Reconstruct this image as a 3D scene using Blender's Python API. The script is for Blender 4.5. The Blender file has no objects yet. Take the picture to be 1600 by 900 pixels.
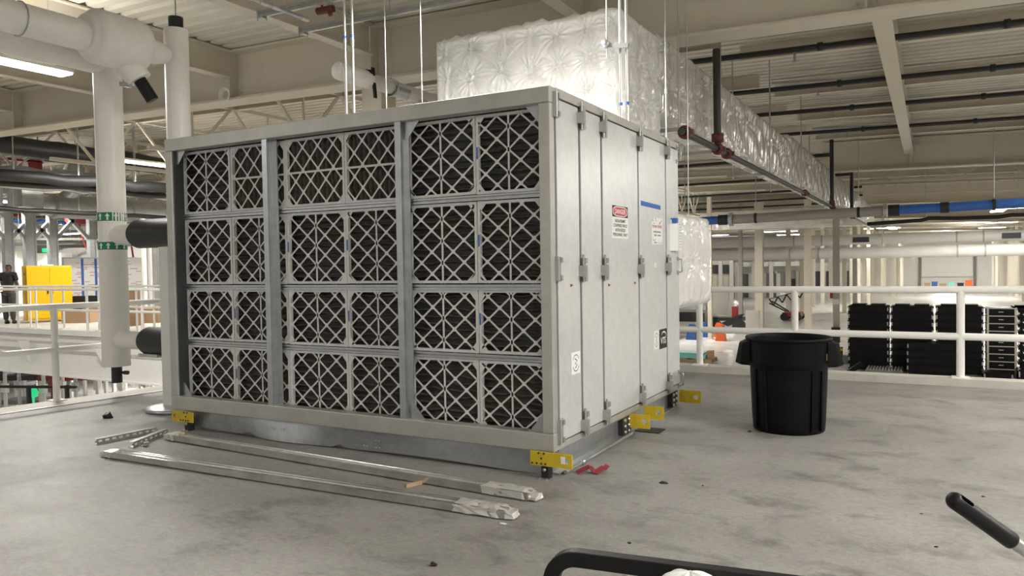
import bpy, math, random
import numpy as np
from mathutils import Vector, Matrix
random.seed(7)
C = bpy.context.scene.collection
S = bpy.context.scene
# ------------------------------------------------------------ camera
F = 1190.0
def _n(v): return v / np.linalg.norm(v)
_vy = _n(np.array([1454 - 800, 404 - 450, F])); _vx = -_n(np.array([-1392 - 800, 450 - 450, F]))
_vx = _n(_vx - _vx.dot(_vy) * _vy)
RM = np.stack([_vx, _vy, np.cross(_vx, _vy)], 0)
EYE = np.array([0, 0, 1.45])
def _ray(px, py): return RM @ np.array([(px - 800) / F, (py - 450) / F, 1.0])
def onz(px, py, z):
    r = _ray(px, py); return EYE + r * ((z - EYE[2]) / r[2])
def ony(px, py, y):
    r = _ray(px, py); return EYE + r * (y / r[1])
def onx(px, py, x):
    r = _ray(px, py); return EYE + r * (x / r[0])
cam = bpy.data.objects.new('camera', bpy.data.cameras.new('camera')); C.objects.link(cam)
cam.data.sensor_width = 36; cam.data.lens = F / 1600 * 36; cam.data.clip_start = 0.05; cam.data.clip_end = 600
m = Matrix.Identity(4)
for r in range(3):
    m[r][0] = RM[r, 0]; m[r][1] = -RM[r, 1]; m[r][2] = -RM[r, 2]; m[r][3] = EYE[r]
cam.matrix_world = m
S.camera = cam
# ------------------------------------------------------------ world, exposure
W = bpy.data.worlds.new('world'); S.world = W; W.use_nodes = True
W.node_tree.nodes['Background'].inputs[0].default_value = (1.0, 0.97, 0.92, 1)
W.node_tree.nodes['Background'].inputs[1].default_value = 0.45
S.view_settings.view_transform = 'Standard'; S.view_settings.look = 'None'
S.view_settings.gamma = 1; S.view_settings.use_curve_mapping = False
S.view_settings.exposure = 0.22
LAMP_W = 330.0       # watts of each near lamp
LAMP_E = 14.0        # glow of the lamp diffusers
LAMP_C = (1.0, 0.965, 0.90)
S.cycles.use_denoising = True
S.cycles.max_bounces = 8
# ------------------------------------------------------------ helpers
class MB:
    def __init__(self): self.v = []; self.f = []; self.s = []; self.m = []; self.cm = 0
    def mat(self, i): self.cm = i; return self
    def add(self, vs, fs, smooth=False):
        b = len(self.v); self.v += [tuple(p) for p in vs]
        for f in fs: self.f.append([b + i for i in f]); self.s.append(smooth); self.m.append(self.cm)
        return self
    def obox(self, c, ax, ay, az):
        c = Vector(c); ax = Vector(ax) / 2; ay = Vector(ay) / 2; az = Vector(az) / 2
        vs = [c + sx * ax + sy * ay + sz * az for sz in (-1, 1) for sy in (-1, 1) for sx in (-1, 1)]
        fs = [(0, 2, 3, 1), (4, 5, 7, 6), (0, 1, 5, 4), (2, 6, 7, 3), (0, 4, 6, 2), (1, 3, 7, 5)]
        if ax.cross(ay).dot(az) < 0: fs = [f[::-1] for f in fs]
        return self.add(vs, fs)
    def box(self, x0, x1, y0, y1, z0, z1):
        return self.obox(((x0 + x1) / 2, (y0 + y1) / 2, (z0 + z1) / 2), (abs(x1 - x0), 0, 0), (0, abs(y1 - y0), 0), (0, 0, abs(z1 - z0)))
    def bar(self, p, q, w, h, up=(0, 0, 1)):
        p = Vector(p); q = Vector(q); d = q - p; L = d.length; d.normalize(); up = Vector(up)
        s = d.cross(up)
        if s.length < 1e-4: s = d.cross(Vector((0, 1, 0)))
        s.normalize(); u = s.cross(d)
        return self.obox((p + q) / 2, d * L, s * w, u * h)
    def tube(self, pts, r, seg=12, caps=True, closed=False):
        pts = [Vector(p) for p in pts]; n = len(pts)
        rs = r if isinstance(r, (list, tuple)) else [r] * n
        vs = []; fs = []; ref = None
        for i, p in enumerate(pts):
            if closed: t = pts[(i + 1) % n] - pts[i - 1]
            else: t = pts[min(i + 1, n - 1)] - pts[max(i - 1, 0)]
            t.normalize()
            if ref is None:
                ref = t.orthogonal().normalized()
            else:
                ref = (ref - t * ref.dot(t))
                ref = ref.normalized() if ref.length > 1e-5 else t.orthogonal().normalized()
            b = t.cross(ref)
            for k in range(seg):
                a = 2 * math.pi * k / seg
                vs.append(p + (ref * math.cos(a) + b * math.sin(a)) * rs[i])
        for i in range(n if closed else n - 1):
            j = (i + 1) % n
            for k in range(seg):
                l = (k + 1) % seg
                fs.append((i * seg + k, i * seg + l, j * seg + l, j * seg + k))
        self.add(vs, fs, True)
        if caps and not closed:
            self.add(vs[:seg], [tuple(range(seg))[::-1]]); self.add(vs[-seg:], [tuple(range(seg))])
        return self
    def lathe(self, prof, c=(0, 0, 0), seg=32, axis='z', smooth=True):
        vs = []; fs = []
        for (r, h) in prof:
            for k in range(seg):
                a = 2 * math.pi * k / seg; x, y = r * math.cos(a), r * math.sin(a)
                p = (x, y, h) if axis == 'z' else ((h, x, y) if axis == 'x' else (y, h, x))
                vs.append((p[0] + c[0], p[1] + c[1], p[2] + c[2]))
        for i in range(len(prof) - 1):
            for k in range(seg):
                l = (k + 1) % seg
                fs.append((i * seg + k, i * seg + l, (i + 1) * seg + l, (i + 1) * seg + k))
        return self.add(vs, fs, smooth)
    def prism(self, poly, o, ax, ay, d):
        o = Vector(o); ax = Vector(ax); ay = Vector(ay); d = Vector(d); n = len(poly)
        a = [o + ax * x + ay * y for x, y in poly]; b = [p + d for p in a]
        fs = [tuple(range(n))[::-1], tuple(range(n, 2 * n))] + [(i, (i + 1) % n, n + (i + 1) % n, n + i) for i in range(n)]
        if ax.cross(ay).dot(d) < 0: fs = [f[::-1] for f in fs]
        return self.add(a + b, fs)
    def ibeam(self, p, q, w, h, tf=0.03, tw=0.02):      # p, q: centre line of the UNDERSIDE
        p = Vector(p); q = Vector(q); z = Vector((0, 0, 1))
        self.bar(p + z * tf / 2, q + z * tf / 2, w, tf)
        self.bar(p + z * (h - tf / 2), q + z * (h - tf / 2), w, tf)
        return self.bar(p + z * h / 2, q + z * h / 2, tw, h - 2 * tf)
    def grid(self, fn, nu, nv, smooth=True, flip=False):
        vs = [fn(i / nu, j / nv) for j in range(nv + 1) for i in range(nu + 1)]
        fs = []
        for j in range(nv):
            for i in range(nu):
                a = j * (nu + 1) + i; f = (a, a + 1, a + nu + 2, a + nu + 1)
                fs.append(f[::-1] if flip else f)
        return self.add(vs, fs, smooth)
    def mesh(self, name, mats, org=(0, 0, 0)):
        me = bpy.data.meshes.new(name)
        o = org
        me.from_pydata([(p[0] - o[0], p[1] - o[1], p[2] - o[2]) for p in self.v], [], self.f)
        me.polygons.foreach_set('use_smooth', self.s); me.polygons.foreach_set('material_index', self.m)
        for mt in (mats if isinstance(mats, (list, tuple)) else [mats]): me.materials.append(mt)
        me.update(); return me
    def part(self, name, mats, parent, bevel=0):
        o = bpy.data.objects.new(name, self.mesh(name, mats, ORG[parent.name])); C.objects.link(o)
        o.parent = parent; ORG[o.name] = ORG[parent.name]
        if bevel: bev(o, bevel)
        return o
    def thing(self, name, mats, label, cat, loc=None, group=None, bevel=0, kind=None):
        if loc is None:
            a = np.array(self.v); mn, mx = a.min(0), a.max(0); loc = ((mn[0] + mx[0]) / 2, (mn[1] + mx[1]) / 2, mn[2])
        loc = tuple(float(c) for c in loc)
        o = bpy.data.objects.new(name, self.mesh(name, mats, loc)); C.objects.link(o); o.location = loc; ORG[o.name] = loc
        tag(o, label, cat, group, kind)
        if bevel: bev(o, bevel)
        return o
    def struct(self, name, mats):
        o = bpy.data.objects.new(name, self.mesh(name, mats)); C.objects.link(o); ORG[o.name] = (0, 0, 0)
        o['kind'] = 'structure'; return o
ORG = {}
def bev(o, w):
    b = o.modifiers.new('bevel', 'BEVEL'); b.width = w; b.segments = 2; b.limit_method = 'ANGLE'; b.angle_limit = math.radians(40)
def tag(o, label, cat, group=None, kind=None):
    o['label'] = label; o['category'] = cat
    if group: o['group'] = group
    if kind: o['kind'] = kind
def thing(name, label, cat, loc, group=None):
    o = bpy.data.objects.new(name, None); C.objects.link(o); o.location = [float(c) for c in loc]; ORG[o.name] = tuple(float(c) for c in loc)
    o.empty_display_size = 0.1
    tag(o, label, cat, group); return o
def dup(root, loc, label=None, rotz=None):
    r = root.copy(); C.objects.link(r); r.location = loc; ORG[r.name] = tuple(loc)
    if rotz is not None: r.rotation_euler = (0, 0, rotz)
    if label: r['label'] = label
    for ch in list(root.children):
        c = ch.copy(); C.objects.link(c); c.parent = r
        for g in ch.children:
            d = g.copy(); C.objects.link(d); d.parent = c
    return r
def copy_part(src, parent, name=None):
    o = src.copy(); C.objects.link(o); o.parent = parent; return o
ORD = ['', 'first', 'second', 'third', 'fourth', 'fifth', 'sixth', 'seventh', 'eighth', 'ninth', 'tenth', 'eleventh', 'twelfth', 'thirteenth', 'fourteenth', 'fifteenth']
def text_mb(mb, body, org, ax, ay, width=None, height=None, depth=0.0006, bold=0.0):
    cu = bpy.data.curves.new('t', 'FONT'); cu.body = body; cu.size = 1; cu.align_x = 'CENTER'; cu.resolution_u = 3; cu.offset = bold
    to = bpy.data.objects.new('t', cu); C.objects.link(to)
    me = bpy.data.meshes.new_from_object(to.evaluated_get(bpy.context.evaluated_depsgraph_get()))
    vs = np.array([v.co[:] for v in me.vertices]); fs = [tuple(p.vertices) for p in me.polygons]
    bpy.data.objects.remove(to); bpy.data.curves.remove(cu); bpy.data.meshes.remove(me)
    mn, mx = vs.min(0), vs.max(0); w, h = mx[0] - mn[0], mx[1] - mn[1]
    sy = height / h if height else width / w; sx = width / w if width else sy
    ax = np.array(ax, float); ay = np.array(ay, float); n = np.cross(ax, ay); o = np.array(org, float)
    P = [o + ax * ((v[0] - (mn[0] + mx[0]) / 2) * sx) + ay * ((v[1] - (mn[1] + mx[1]) / 2) * sy) + n * depth for v in vs]
    mb.add(P, fs); return mb
# ------------------------------------------------------------ materials
def mat(name, col, rough=0.5, metal=0.0, var=0.0, vscale=8.0, bump=0.0, bscale=60.0, spec=None, coat=0.0, stretch=None, emit=None, strength=0.0):
    m = bpy.data.materials.new(name); m.use_nodes = True; nt = m.node_tree; p = nt.nodes['Principled BSDF']
    p.inputs['Base Color'].default_value = (*col, 1); p.inputs['Roughness'].default_value = rough; p.inputs['Metallic'].default_value = metal
    if spec is not None: p.inputs['Specular IOR Level'].default_value = spec
    if coat: p.inputs['Coat Weight'].default_value = coat; p.inputs['Coat Roughness'].default_value = 0.15
    if emit: p.inputs['Emission Color'].default_value = (*emit, 1); p.inputs['Emission Strength'].default_value = strength
    if var or bump:
        tc = nt.nodes.new('ShaderNodeTexCoord'); mp = nt.nodes.new('ShaderNodeMapping'); nt.links.new(tc.outputs['Object'], mp.inputs['Vector'])
        if stretch: mp.inputs['Scale'].default_value = stretch
    if var:
        nz = nt.nodes.new('ShaderNodeTexNoise'); nz.inputs['Scale'].default_value = vscale; nz.inputs['Detail'].default_value = 6; nz.inputs['Roughness'].default_value = 0.65
        nt.links.new(mp.outputs['Vector'], nz.inputs['Vector'])
        cr = nt.nodes.new('ShaderNodeValToRGB'); cr.color_ramp.elements[0].position = 0.3; cr.color_ramp.elements[1].position = 0.7
        cr.color_ramp.elements[0].color = (*[max(0, c * (1 - var)) for c in col], 1); cr.color_ramp.elements[1].color = (*[min(1, c * (1 + var * 0.6)) for c in col], 1)
        nt.links.new(nz.outputs['Fac'], cr.inputs['Fac']); nt.links.new(cr.outputs['Color'], p.inputs['Base Color'])
    if bump:
        nb = nt.nodes.new('ShaderNodeTexNoise'); nb.inputs['Scale'].default_value = bscale; nb.inputs['Detail'].default_value = 4
        nt.links.new(mp.outputs['Vector'], nb.inputs['Vector'])
        bp = nt.nodes.new('ShaderNodeBump'); bp.inputs['Strength'].default_value = bump; bp.inputs['Distance'].default_value = 0.02
        nt.links.new(nb.outputs['Fac'], bp.inputs['Height']); nt.links.new(bp.outputs['Normal'], p.inputs['Normal'])
    return m
def concrete(name, base, dark, light, rough0, rough1, seed=0.0):
    m = bpy.data.materials.new(name); m.use_nodes = True; nt = m.node_tree; N = nt.nodes; L = nt.links; p = N['Principled BSDF']
    tc = N.new('ShaderNodeTexCoord'); mp = N.new('ShaderNodeMapping'); mp.inputs['Scale'].default_value = (1, 1.5, 1); mp.inputs['Rotation'].default_value = (0, 0, .35); mp.inputs['Location'].default_value = (seed, seed, 0); L.new(tc.outputs['Object'], mp.inputs['Vector'])
    def noise(scale, det, ro, dist=0.0):
        n = N.new('ShaderNodeTexNoise'); n.inputs['Scale'].default_value = scale; n.inputs['Detail'].default_value = det; n.inputs['Roughness'].default_value = ro; n.inputs['Distortion'].default_value = dist
        L.new(mp.outputs['Vector'], n.inputs['Vector']); return n
    a = noise(0.55, 8, 0.6, 0.3); b = noise(2.1, 12, 0.78, 0.25); c = noise(26, 8, 0.8, 0.2)
    r1 = N.new('ShaderNodeValToRGB'); r1.color_ramp.elements[0].position = 0.34; r1.color_ramp.elements[1].position = 0.64
    r1.color_ramp.elements[0].color = (*base, 1); r1.color_ramp.elements[1].color = (*light, 1); L.new(a.outputs['Fac'], r1.inputs['Fac'])
    r2 = N.new('ShaderNodeValToRGB'); r2.color_ramp.elements[0].position = 0.33; r2.color_ramp.elements[1].position = 0.50
    r2.color_ramp.elements[0].color = (1, 1, 1, 1); r2.color_ramp.elements[1].color = (0, 0, 0, 1); L.new(b.outputs['Fac'], r2.inputs['Fac'])
    mx = N.new('ShaderNodeMix'); mx.data_type = 'RGBA'; L.new(r2.outputs['Color'], mx.inputs['Factor']); L.new(r1.outputs['Color'], mx.inputs['A']); mx.inputs['B'].default_value = (*dark, 1)
    m2 = N.new('ShaderNodeMix'); m2.data_type = 'RGBA'; m2.blend_type = 'OVERLAY'; m2.inputs['Factor'].default_value = 0.95
    L.new(mx.outputs['Result'], m2.inputs['A']); L.new(c.outputs['Color'], m2.inputs['B'])
    hs = N.new('ShaderNodeHueSaturation'); hs.inputs['Saturation'].default_value = 0.5; L.new(m2.outputs['Result'], hs.inputs['Color'])
    L.new(hs.outputs['Color'], p.inputs['Base Color'])
    rr = N.new('ShaderNodeMapRange'); rr.inputs['From Min'].default_value = 0.3; rr.inputs['From Max'].default_value = 0.7; rr.inputs['To Min'].default_value = rough0; rr.inputs['To Max'].default_value = rough1
    L.new(b.outputs['Fac'], rr.inputs['Value']); L.new(rr.outputs['Result'], p.inputs['Roughness'])
    bp = N.new('ShaderNodeBump'); bp.inputs['Strength'].default_value = 0.22; bp.inputs['Distance'].default_value = 0.01; L.new(c.outputs['Fac'], bp.inputs['Height']); L.new(bp.outputs['Normal'], p.inputs['Normal'])
    return m
M = {}
M['conc'] = concrete('worn_concrete', (.235, .221, .200), (.125, .118, .106), (.315, .300, .275), .36, .6)
M['conc2'] = concrete('polished_concrete', (.50, .47, .42), (.38, .36, .32), (.62, .59, .54), .22, .42, 9.0)
M['ledge'] = mat('ledge_concrete', (.50, .48, .44), .7, var=.15, vscale=3, bump=.1)
M['cream'] = mat('cream_paint', (.63, .58, .48), .5, var=.05, vscale=1.5)
M['deck'] = mat('deck_paint', (.62, .585, .505), .45, var=.06, vscale=2)
M['white'] = mat('white_paint', (.80, .79, .76), .38, var=.03, vscale=4)
M['insul'] = mat('white_pipe_jacket', (.84, .82, .77), .38, var=.05, vscale=5, bump=.12, bscale=14)
M['black'] = mat('black_plastic', (.008, .008, .009), .45, spec=.3, bump=.05, bscale=120)
M['binblack'] = mat('bin_black_plastic', (.004, .004, .0045), .5, spec=.12, var=.3, vscale=9, bump=.06, bscale=40)
M['rubber'] = mat('black_rubber_foam', (.018, .018, .019), .55, bump=.1, bscale=50)
M['alu'] = mat('brushed_aluminium', (.53, .52, .485), .42, .5, var=.12, vscale=5, bump=.03, bscale=40, stretch=(1, 1, 1))
M['galv'] = mat('galvanised_steel', (.50, .52, .53), .33, .8, var=.16, vscale=12, bump=.03, bscale=30)
M['galvd'] = mat('galvanised_duct', (.46, .46, .45), .38, .7, var=.15, vscale=4, bump=.05, bscale=8)
M['panel'] = mat('galvanised_panel', (.71, .725, .73), .30, .3, var=.07, vscale=14, bump=.02, bscale=10)
M['latch'] = mat('latch_metal', (.44, .44, .435), .36, .6)
M['sheet'] = mat('grey_sheet_metal', (.36, .35, .32), .5)
M['seam'] = mat('grey_gasket', (.05, .05, .05), .6)
M['steel'] = mat('bright_strut_steel', (.66, .65, .63), .2, .95, var=.25, vscale=7, bump=.04, bscale=25)
M['dsteel'] = mat('dark_bracket_steel', (.03, .03, .032), .45, .4)
M['zinc'] = mat('zinc_bolt', (.62, .62, .60), .3, .9)
M['foil'] = mat('white_foil_wrap', (.80, .795, .775), .30, .05, var=.03, vscale=3, bump=.1, bscale=12, coat=.35)
M['foilb'] = mat('silver_foil_wrap', (.72, .70, .66), .24, .35, var=.05, vscale=3, bump=.25, bscale=7, coat=.3)
M['yellow'] = mat('yellow_paint', (.62, .45, .02), .42, var=.12, vscale=20)
M['cabyel'] = mat('cabinet_yellow', (.80, .50, .010), .35)
M['card'] = mat('filter_card_frame', (.74, .735, .72), .7, var=.08, vscale=20)
M['media'] = mat('filter_media', (.125, .11, .092), .8, var=.3, vscale=30, bump=.3, bscale=40)
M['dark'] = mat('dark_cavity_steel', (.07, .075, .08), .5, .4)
M['paper'] = mat('white_paper', (.86, .86, .85), .6)
M['bluetape'] = mat('blue_tape', (.05, .15, .52), .6, var=.15, vscale=60)
M['red'] = mat('red_paint', (.27, .02, .02), .45)
M['maroon'] = mat('dark_red_coupling', (.11, .018, .016), .5)
M['signred'] = mat('sign_red', (.55, .02, .03), .4)
M['ink'] = mat('black_ink', (.012, .012, .012), .5)
M['redink'] = mat('red_ink', (.6, .10, .12), .6)
M['pipeblack'] = mat('black_sprinkler_pipe', (.018, .016, .015), .45)
M['green'] = mat('green_band', (.0, .20, .10), .45)
M['bluepipe'] = mat('blue_pipe', (.03, .12, .42), .35)
M['greypipe'] = mat('grey_pipe_insulation', (.30, .285, .255), .55, var=.12, vscale=6)
M['wall'] = mat('hall_wall_white', (.80, .79, .75), .6, var=.03, vscale=.5)
M['hcol'] = mat('column_cream', (.72, .67, .56), .45, var=.05, vscale=2)
M['hgrey'] = mat('column_grey', (.45, .43, .38), .5)
M['pallet'] = mat('black_pallet_plastic', (.004, .004, .0045), .45, spec=.2, bump=.05, bscale=30)
M['grey'] = mat('grey_plastic', (.22, .22, .215), .5)
M['orange'] = mat('orange_plastic', (.75, .14, .03), .45)
M['bluep'] = mat('blue_plastic', (.03, .10, .32), .45)
M['turq'] = mat('turquoise_sheet', (.25, .62, .58), .5)
M['tan'] = mat('brown_cardboard', (.42, .27, .15), .75)
M['skin'] = mat('dark_skin', (.10, .055, .035), .5)
M['hair'] = mat('black_hair', (.008, .008, .008), .6)
M['shirt'] = mat('black_cloth', (.010, .010, .012), .8, bump=.1, bscale=30)
M['trous'] = mat('dark_grey_cloth', (.05, .048, .045), .8, bump=.1, bscale=30)
M['lamp'] = mat('lamp_diffuser', (.9, .9, .88), .4, emit=LAMP_C, strength=LAMP_E)
M['gled'] = mat('green_indicator', (.0, .5, .2), .4, emit=(.05, .9, .35), strength=.5)
M['darkwin'] = mat('dark_louvre', (.05, .052, .055), .5)
M['redtape'] = mat('red_tape', (.25, .02, .03), .5)
M['wood'] = mat('pallet_wood', (.45, .32, .19), .7, var=.2, vscale=10)
# ------------------------------------------------------------ the building
G = -3.0                      # lower hall floor
def RZ(x): return -0.022 * (x + 6)      # the roof falls gently to the right
def EL(y): return -8.42 + 0.15 * (y - 4.3)          # left edge of the upper floor
b = MB(); b.prism([(EL(-8), -8), (16, -8), (16, 9.92), (EL(9.92), 9.92)], (0, 0, -0.25), (1, 0, 0), (0, 1, 0), (0, 0, 0.25)); b.struct('floor', M['conc'])
b = MB(); b.box(-62, 46, -14, 142, G - 0.2, G); b.struct('floor_lower', M['conc2'])
b = MB(); b.box(EL(9.9), 16, 9.92, 10.16, -0.25, 0.085); b.struct('trim_1', M['ledge'])
b = MB()                     # ledge outside the left edge, a step lower, with its steel angle
b.prism([(EL(-2) - 0.62, -2), (EL(-2) - 0.03, -2), (EL(9.9) - 0.03, 9.9), (EL(9.9) - 0.62, 9.9)], (0, 0, -0.30), (1, 0, 0), (0, 1, 0), (0, 0, 0.27)); b.struct('trim_2', M['ledge'])
b = MB(); b.bar((EL(-2) + 0.03, -2, 0.004), (EL(9.9) + 0.03, 9.9, 0.004), 0.05, 0.008); b.struct('trim_3', M['galv'])
b = MB(); b.box(-62, 46, 141, 141.4, G, 6.0); b.struct('wall_back', M['wall'])
b = MB(); b.box(-62.4, -62, -14, 142, G, 7.2); b.struct('wall_left', M['wall'])
b = MB(); b.box(46, 46.4, -14, 142, G, 6.0); b.struct('wall_right', M['wall'])
# far hall door, tall roll-up curtain with its frame
b = MB(); b.box(-1.3, 5.9, 140.7, 141, G + 1.5, 1.75); b.struct('door_1', M['wall'])
b = MB(); b.box(-1.7, -1.35, 140.6, 141, G, 1.9); b.box(5.95, 6.3, 140.6, 141, G, 1.9); b.box(-1.7, 6.3, 140.6, 141, 1.75, 2.05); b.struct('trim_4', M['grey'])
# corrugated deck, ribs along x
b = MB(); prof = []; y = -14.0
while y < 142:
    prof += [(y, 5.60), (y + 0.16, 5.60), (y + 0.185, 5.665), (y + 0.275, 5.665)]; y += 0.30
xs = [-62, -30, -10, 10, 46]
vs = [(x, p[0], p[1] + RZ(x)) for p in prof for x in xs]; n = len(xs); fs = []
for i in range(len(prof) - 1):
    for k in range(n - 1): fs.append((i * n + k, (i + 1) * n + k, (i + 1) * n + k + 1, i * n + k + 1))
b.add(vs, fs); b.struct('ceiling', M['deck'])
# roof girders along x
def girder(y, x0, x1, zb, h, w=0.5, stiff=()):
    b = MB(); p = (x0, y, zb + RZ(x0)); q = (x1, y, zb + RZ(x1)); b.ibeam(p, q, w, h, 0.04, 0.02)
    for x in stiff:
        z = zb + RZ(x)
        b.box(x - 0.012, x + 0.012, y - w / 2 + 0.03, y + w / 2 - 0.03, z + 0.04, z + h - 0.04)
        for dx in (-0.12, 0.12):                       # bolted splice plates
            for k in range(7): b.lathe([(0.0, -0.018), (0.016, -0.018), (0.016, 0)], (x + dx, y - 0.012, z + 0.18 + k * 0.105), 8, 'y')
    b.struct('roof_girder', M['cream'])
girder(10.72, -40, 30, 4.63, 0.96, 0.50, (-19.5, -15.7, -12.0, -8.5, -4.5, -0.7, 3.1))
girder(28.6, -3.3, 40, 4.55, 1.02, 0.45, (-0.6, 3.2, 7.0))
girder(46.5, -3.3, 40, 4.55, 1.02, 0.45)
girder(64, -40, 40, 4.6, 1.0, 0.45)
# roof beams along y, framing into the girder
for x in (-27.1, -23.3, -19.5, -15.7, -12.0, -8.5, -4.5, -0.7, 3.1, 6.9):
    b = MB(); b.ibeam((x, -10, 5.05 + RZ(x)), (x, 10.47, 5.05 + RZ(x)), 0.22, 0.53, 0.025, 0.014); b.struct('roof_beam', M['cream'])
for x in (-0.62, 3.1, 6.9, 10.7):
    b = MB(); b.ibeam((x, 10.97, 5.02 + RZ(x)), (x, 28.38, 5.02 + RZ(x)), 0.26, 0.55, 0.03, 0.014); b.struct('roof_beam', M['cream'])
# purlins along x, right bay and beyond
def purlin(y, x0, x1, zb, h=0.2):
    b = MB(); p = Vector((x0, y, zb + RZ(x0))); q = Vector((x1, y, zb + RZ(x1))); z = Vector((0, 0, 1))
    b.bar(p + z * 0.006, q + z * 0.006, 0.15, 0.012); b.bar(p + z * h / 2 + Vector((0, 0.07, 0)), q + z * h / 2 + Vector((0, 0.07, 0)), 0.012, h); b.bar(p + z * h, q + z * h, 0.15, 0.012)
    b.struct('roof_purlin', M['cream'])
PUR = [onz(1500, yy, 5.2 - 0.15)[1] for yy in (57, 126, 170, 204)]
for y in PUR: purlin(y, -3.1, -0.76, 5.2, 0.3); purlin(y, -0.48, 26, 5.2, 0.3)
for y in (13.8, 17.4, 21, 24.6, 31.5, 35.0, 39, 43, 50, 55, 60, 70, 80, 90, 102, 116): purlin(y, -40, -3.3 if y < 29 else 30, 5.3, 0.28)
# galvanised joist pairs between the purlins (grey bands)
for y in [onz(1300, yy, 5.3)[1] for yy in (116, 165, 196)]:
    b = MB(); b.bar((-3.0, y, 5.32 + RZ(-3)), (-0.76, y + 0.5, 5.32 + RZ(-.76)), 0.20, 0.05); b.struct('roof_brace', M['galvd'])
# open-web trusses beyond the girder, along y on the left and along x far right
def truss(name, p, q, h, n, w=0.10, struct=True):
    p = Vector(p); q = Vector(q); z = Vector((0, 0, h)); b = MB()
    b.bar(p, q, w, w * 0.9); b.bar(p + z, q + z, w, w * 0.9)
    for i in range(n):
        a = p.lerp(q, i / n); c = p.lerp(q, (i + 1) / n); mid = a.lerp(c, 0.5)
        b.bar(a + z, mid, w * 0.6, w * 0.6); b.bar(mid, c + z, w * 0.6, w * 0.6); b.bar(mid, mid + z, w * 0.4, w * 0.4)
    b.struct(name, M['cream'])
for x, z in ((-23.2, 4.45), (-19.4, 4.32), (-15.6, 4.27), (-12.0, 4.2)): truss('roof_truss', (x, 11.3, z), (x, 45, z), 5.35 + RZ(x) - z, 14)
for y in (33.5, 40.0): truss('roof_truss', (-2.5, y, 4.55), (34, y, 4.55 + RZ(28) - RZ(-9)), 0.75, 16, 0.09)
for y in (16.5, 24.0, 33.0): truss('roof_truss', (-40, y, 4.5), (-14.5, y, 4.3), 1.05, 12, 0.10)
# columns
def hcol(x, y, z0, z1, w, d=None, ma='hcol', name='building_column', base=True):
    d = d or w; t = max(0.02, w * 0.07); b = MB()
    b.box(x - w / 2, x + w / 2, y - d / 2, y - d / 2 + t, z0, z1); b.box(x - w / 2, x + w / 2, y + d / 2 - t, y + d / 2, z0, z1); b.box(x - t / 2, x + t / 2, y - d / 2 + t, y + d / 2 - t, z0, z1)
    if base: b.box(x - w * .75, x + w * .75, y - d * .75, y + d * .75, z0, z0 + 0.05)
    b.struct(name, M[ma])
hcol(-8.5, 10.72, G, 4.62, 0.42, 0.42)
for (px, py, wpx, ma) in ((1110, 530, 8, 'hcol'), (1158, 511, 7, 'hgrey'), (1187, 513, 15, 'hcol'), (1263, 515, 12, 'hcol'), (1307, 545, 11, 'hgrey'), (1336, 488, 8, 'hgrey'), (1357, 482, 6, 'hcol')):
    q = onz(px, py, G); w = wpx * (q[1] * .876 - q[0] * .482) / F * 0.8
    hcol(q[0], q[1], G, 5.3 + RZ(q[0]), w, w, ma)
for k in range(11):                              # the receding rows on each side of the far door
    y = 63 + k * 7.2
    for x, w in ((-6.4, .34), (-9.8, .34), (-3.9, .3), (8.2, .3), (10.2, .34), (13.4, .4), (18.5, .5)):
        if x == -9.8 and y > 98 or abs(x + 3.9) < .1 and y < 98: continue
        hcol(x, y, G, 5.2 + RZ(x), w, w, 'hcol', base=False)
for k in range(3): 
    for x in (13.6, 18.5): hcol(x, 46 + k * 8, G, 5.2 + RZ(x), .5, .5, 'hcol', base=False)
# ------------------------------------------------------------ lamps
def lamp(x, y, z, L, w, label, alongx=False, watts=0, rods=True, group=None, tilt=0):
    t = thing('strip_light', label, 'ceiling light', (x, y, z), group)
    hx, hy = (L / 2, w / 2) if alongx else (w / 2, L / 2)
    b = MB(); b.box(x - hx, x + hx, y - hy, y + hy, z + 0.03, z + 0.075); b.box(x - hx * .6, x + hx * .6, y - hy * .6, y + hy * .6, z + 0.075, z + 0.11); b.part('housing', M['white'], t)
    for s in (-1, 1):
        b = MB()
        if alongx: b.box(x - hx * .97, x + hx * .97, y + s * hy * .5 - hy * .42, y + s * hy * .5 + hy * .42, z, z + 0.03)
        else: b.box(x + s * hx * .5 - hx * .42, x + s * hx * .5 + hx * .42, y - hy * .97, y + hy * .97, z, z + 0.03)
        b.part('diffuser', M['lamp'], t)
    if rods:
        zt = 5.60 + RZ(x)
        for s in (-1, 1):
            p = (x + s * hx * .55 if alongx else x, y if alongx else y + s * hy * .55)
            MB().tube([(p[0], p[1], z + 0.1), (p[0], p[1], zt)], 0.006, 6).part('hanger_rod', M['galv'], t)
    if watts:
        ld = bpy.data.lights.new('lamp_light', 'AREA'); ld.shape = 'RECTANGLE'; ld.size = hx * 2; ld.size_y = hy * 2; ld.energy = watts; ld.color = LAMP_C
        lu = ld.copy(); lu.energy = watts * (.03 if x < -15 else .12 if x < -5 else .26); uo = bpy.data.objects.new('deck_fill_light', lu); C.objects.link(uo); uo.parent = t; uo.location = (0, 0, .125); uo.rotation_euler = (math.pi, 0, 0)  # upward light added to lift the deck, weaker towards the left
        lo = bpy.data.objects.new('lamp_light', ld); C.objects.link(lo); lo.parent = t; lo.location = (0, 0, -0.012)
    return t
lamp(-11.75, 6.55, 4.5, 1.22, .32, 'long strip light hanging at the upper left corner beside the white pipes', watts=LAMP_W)
lamp(-19.65, 14.1, 4.5, 2.4, .32, 'strip light between the white vertical pipe and the filter unit, under the trusses', watts=LAMP_W)
lamp(-3.55, 5.52, 3.90, 1.22, .32, 'strip light glowing at the top edge above the filter unit', True, watts=LAMP_W * .36)
HG = 'rows of strip lights in the hall roof'
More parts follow.
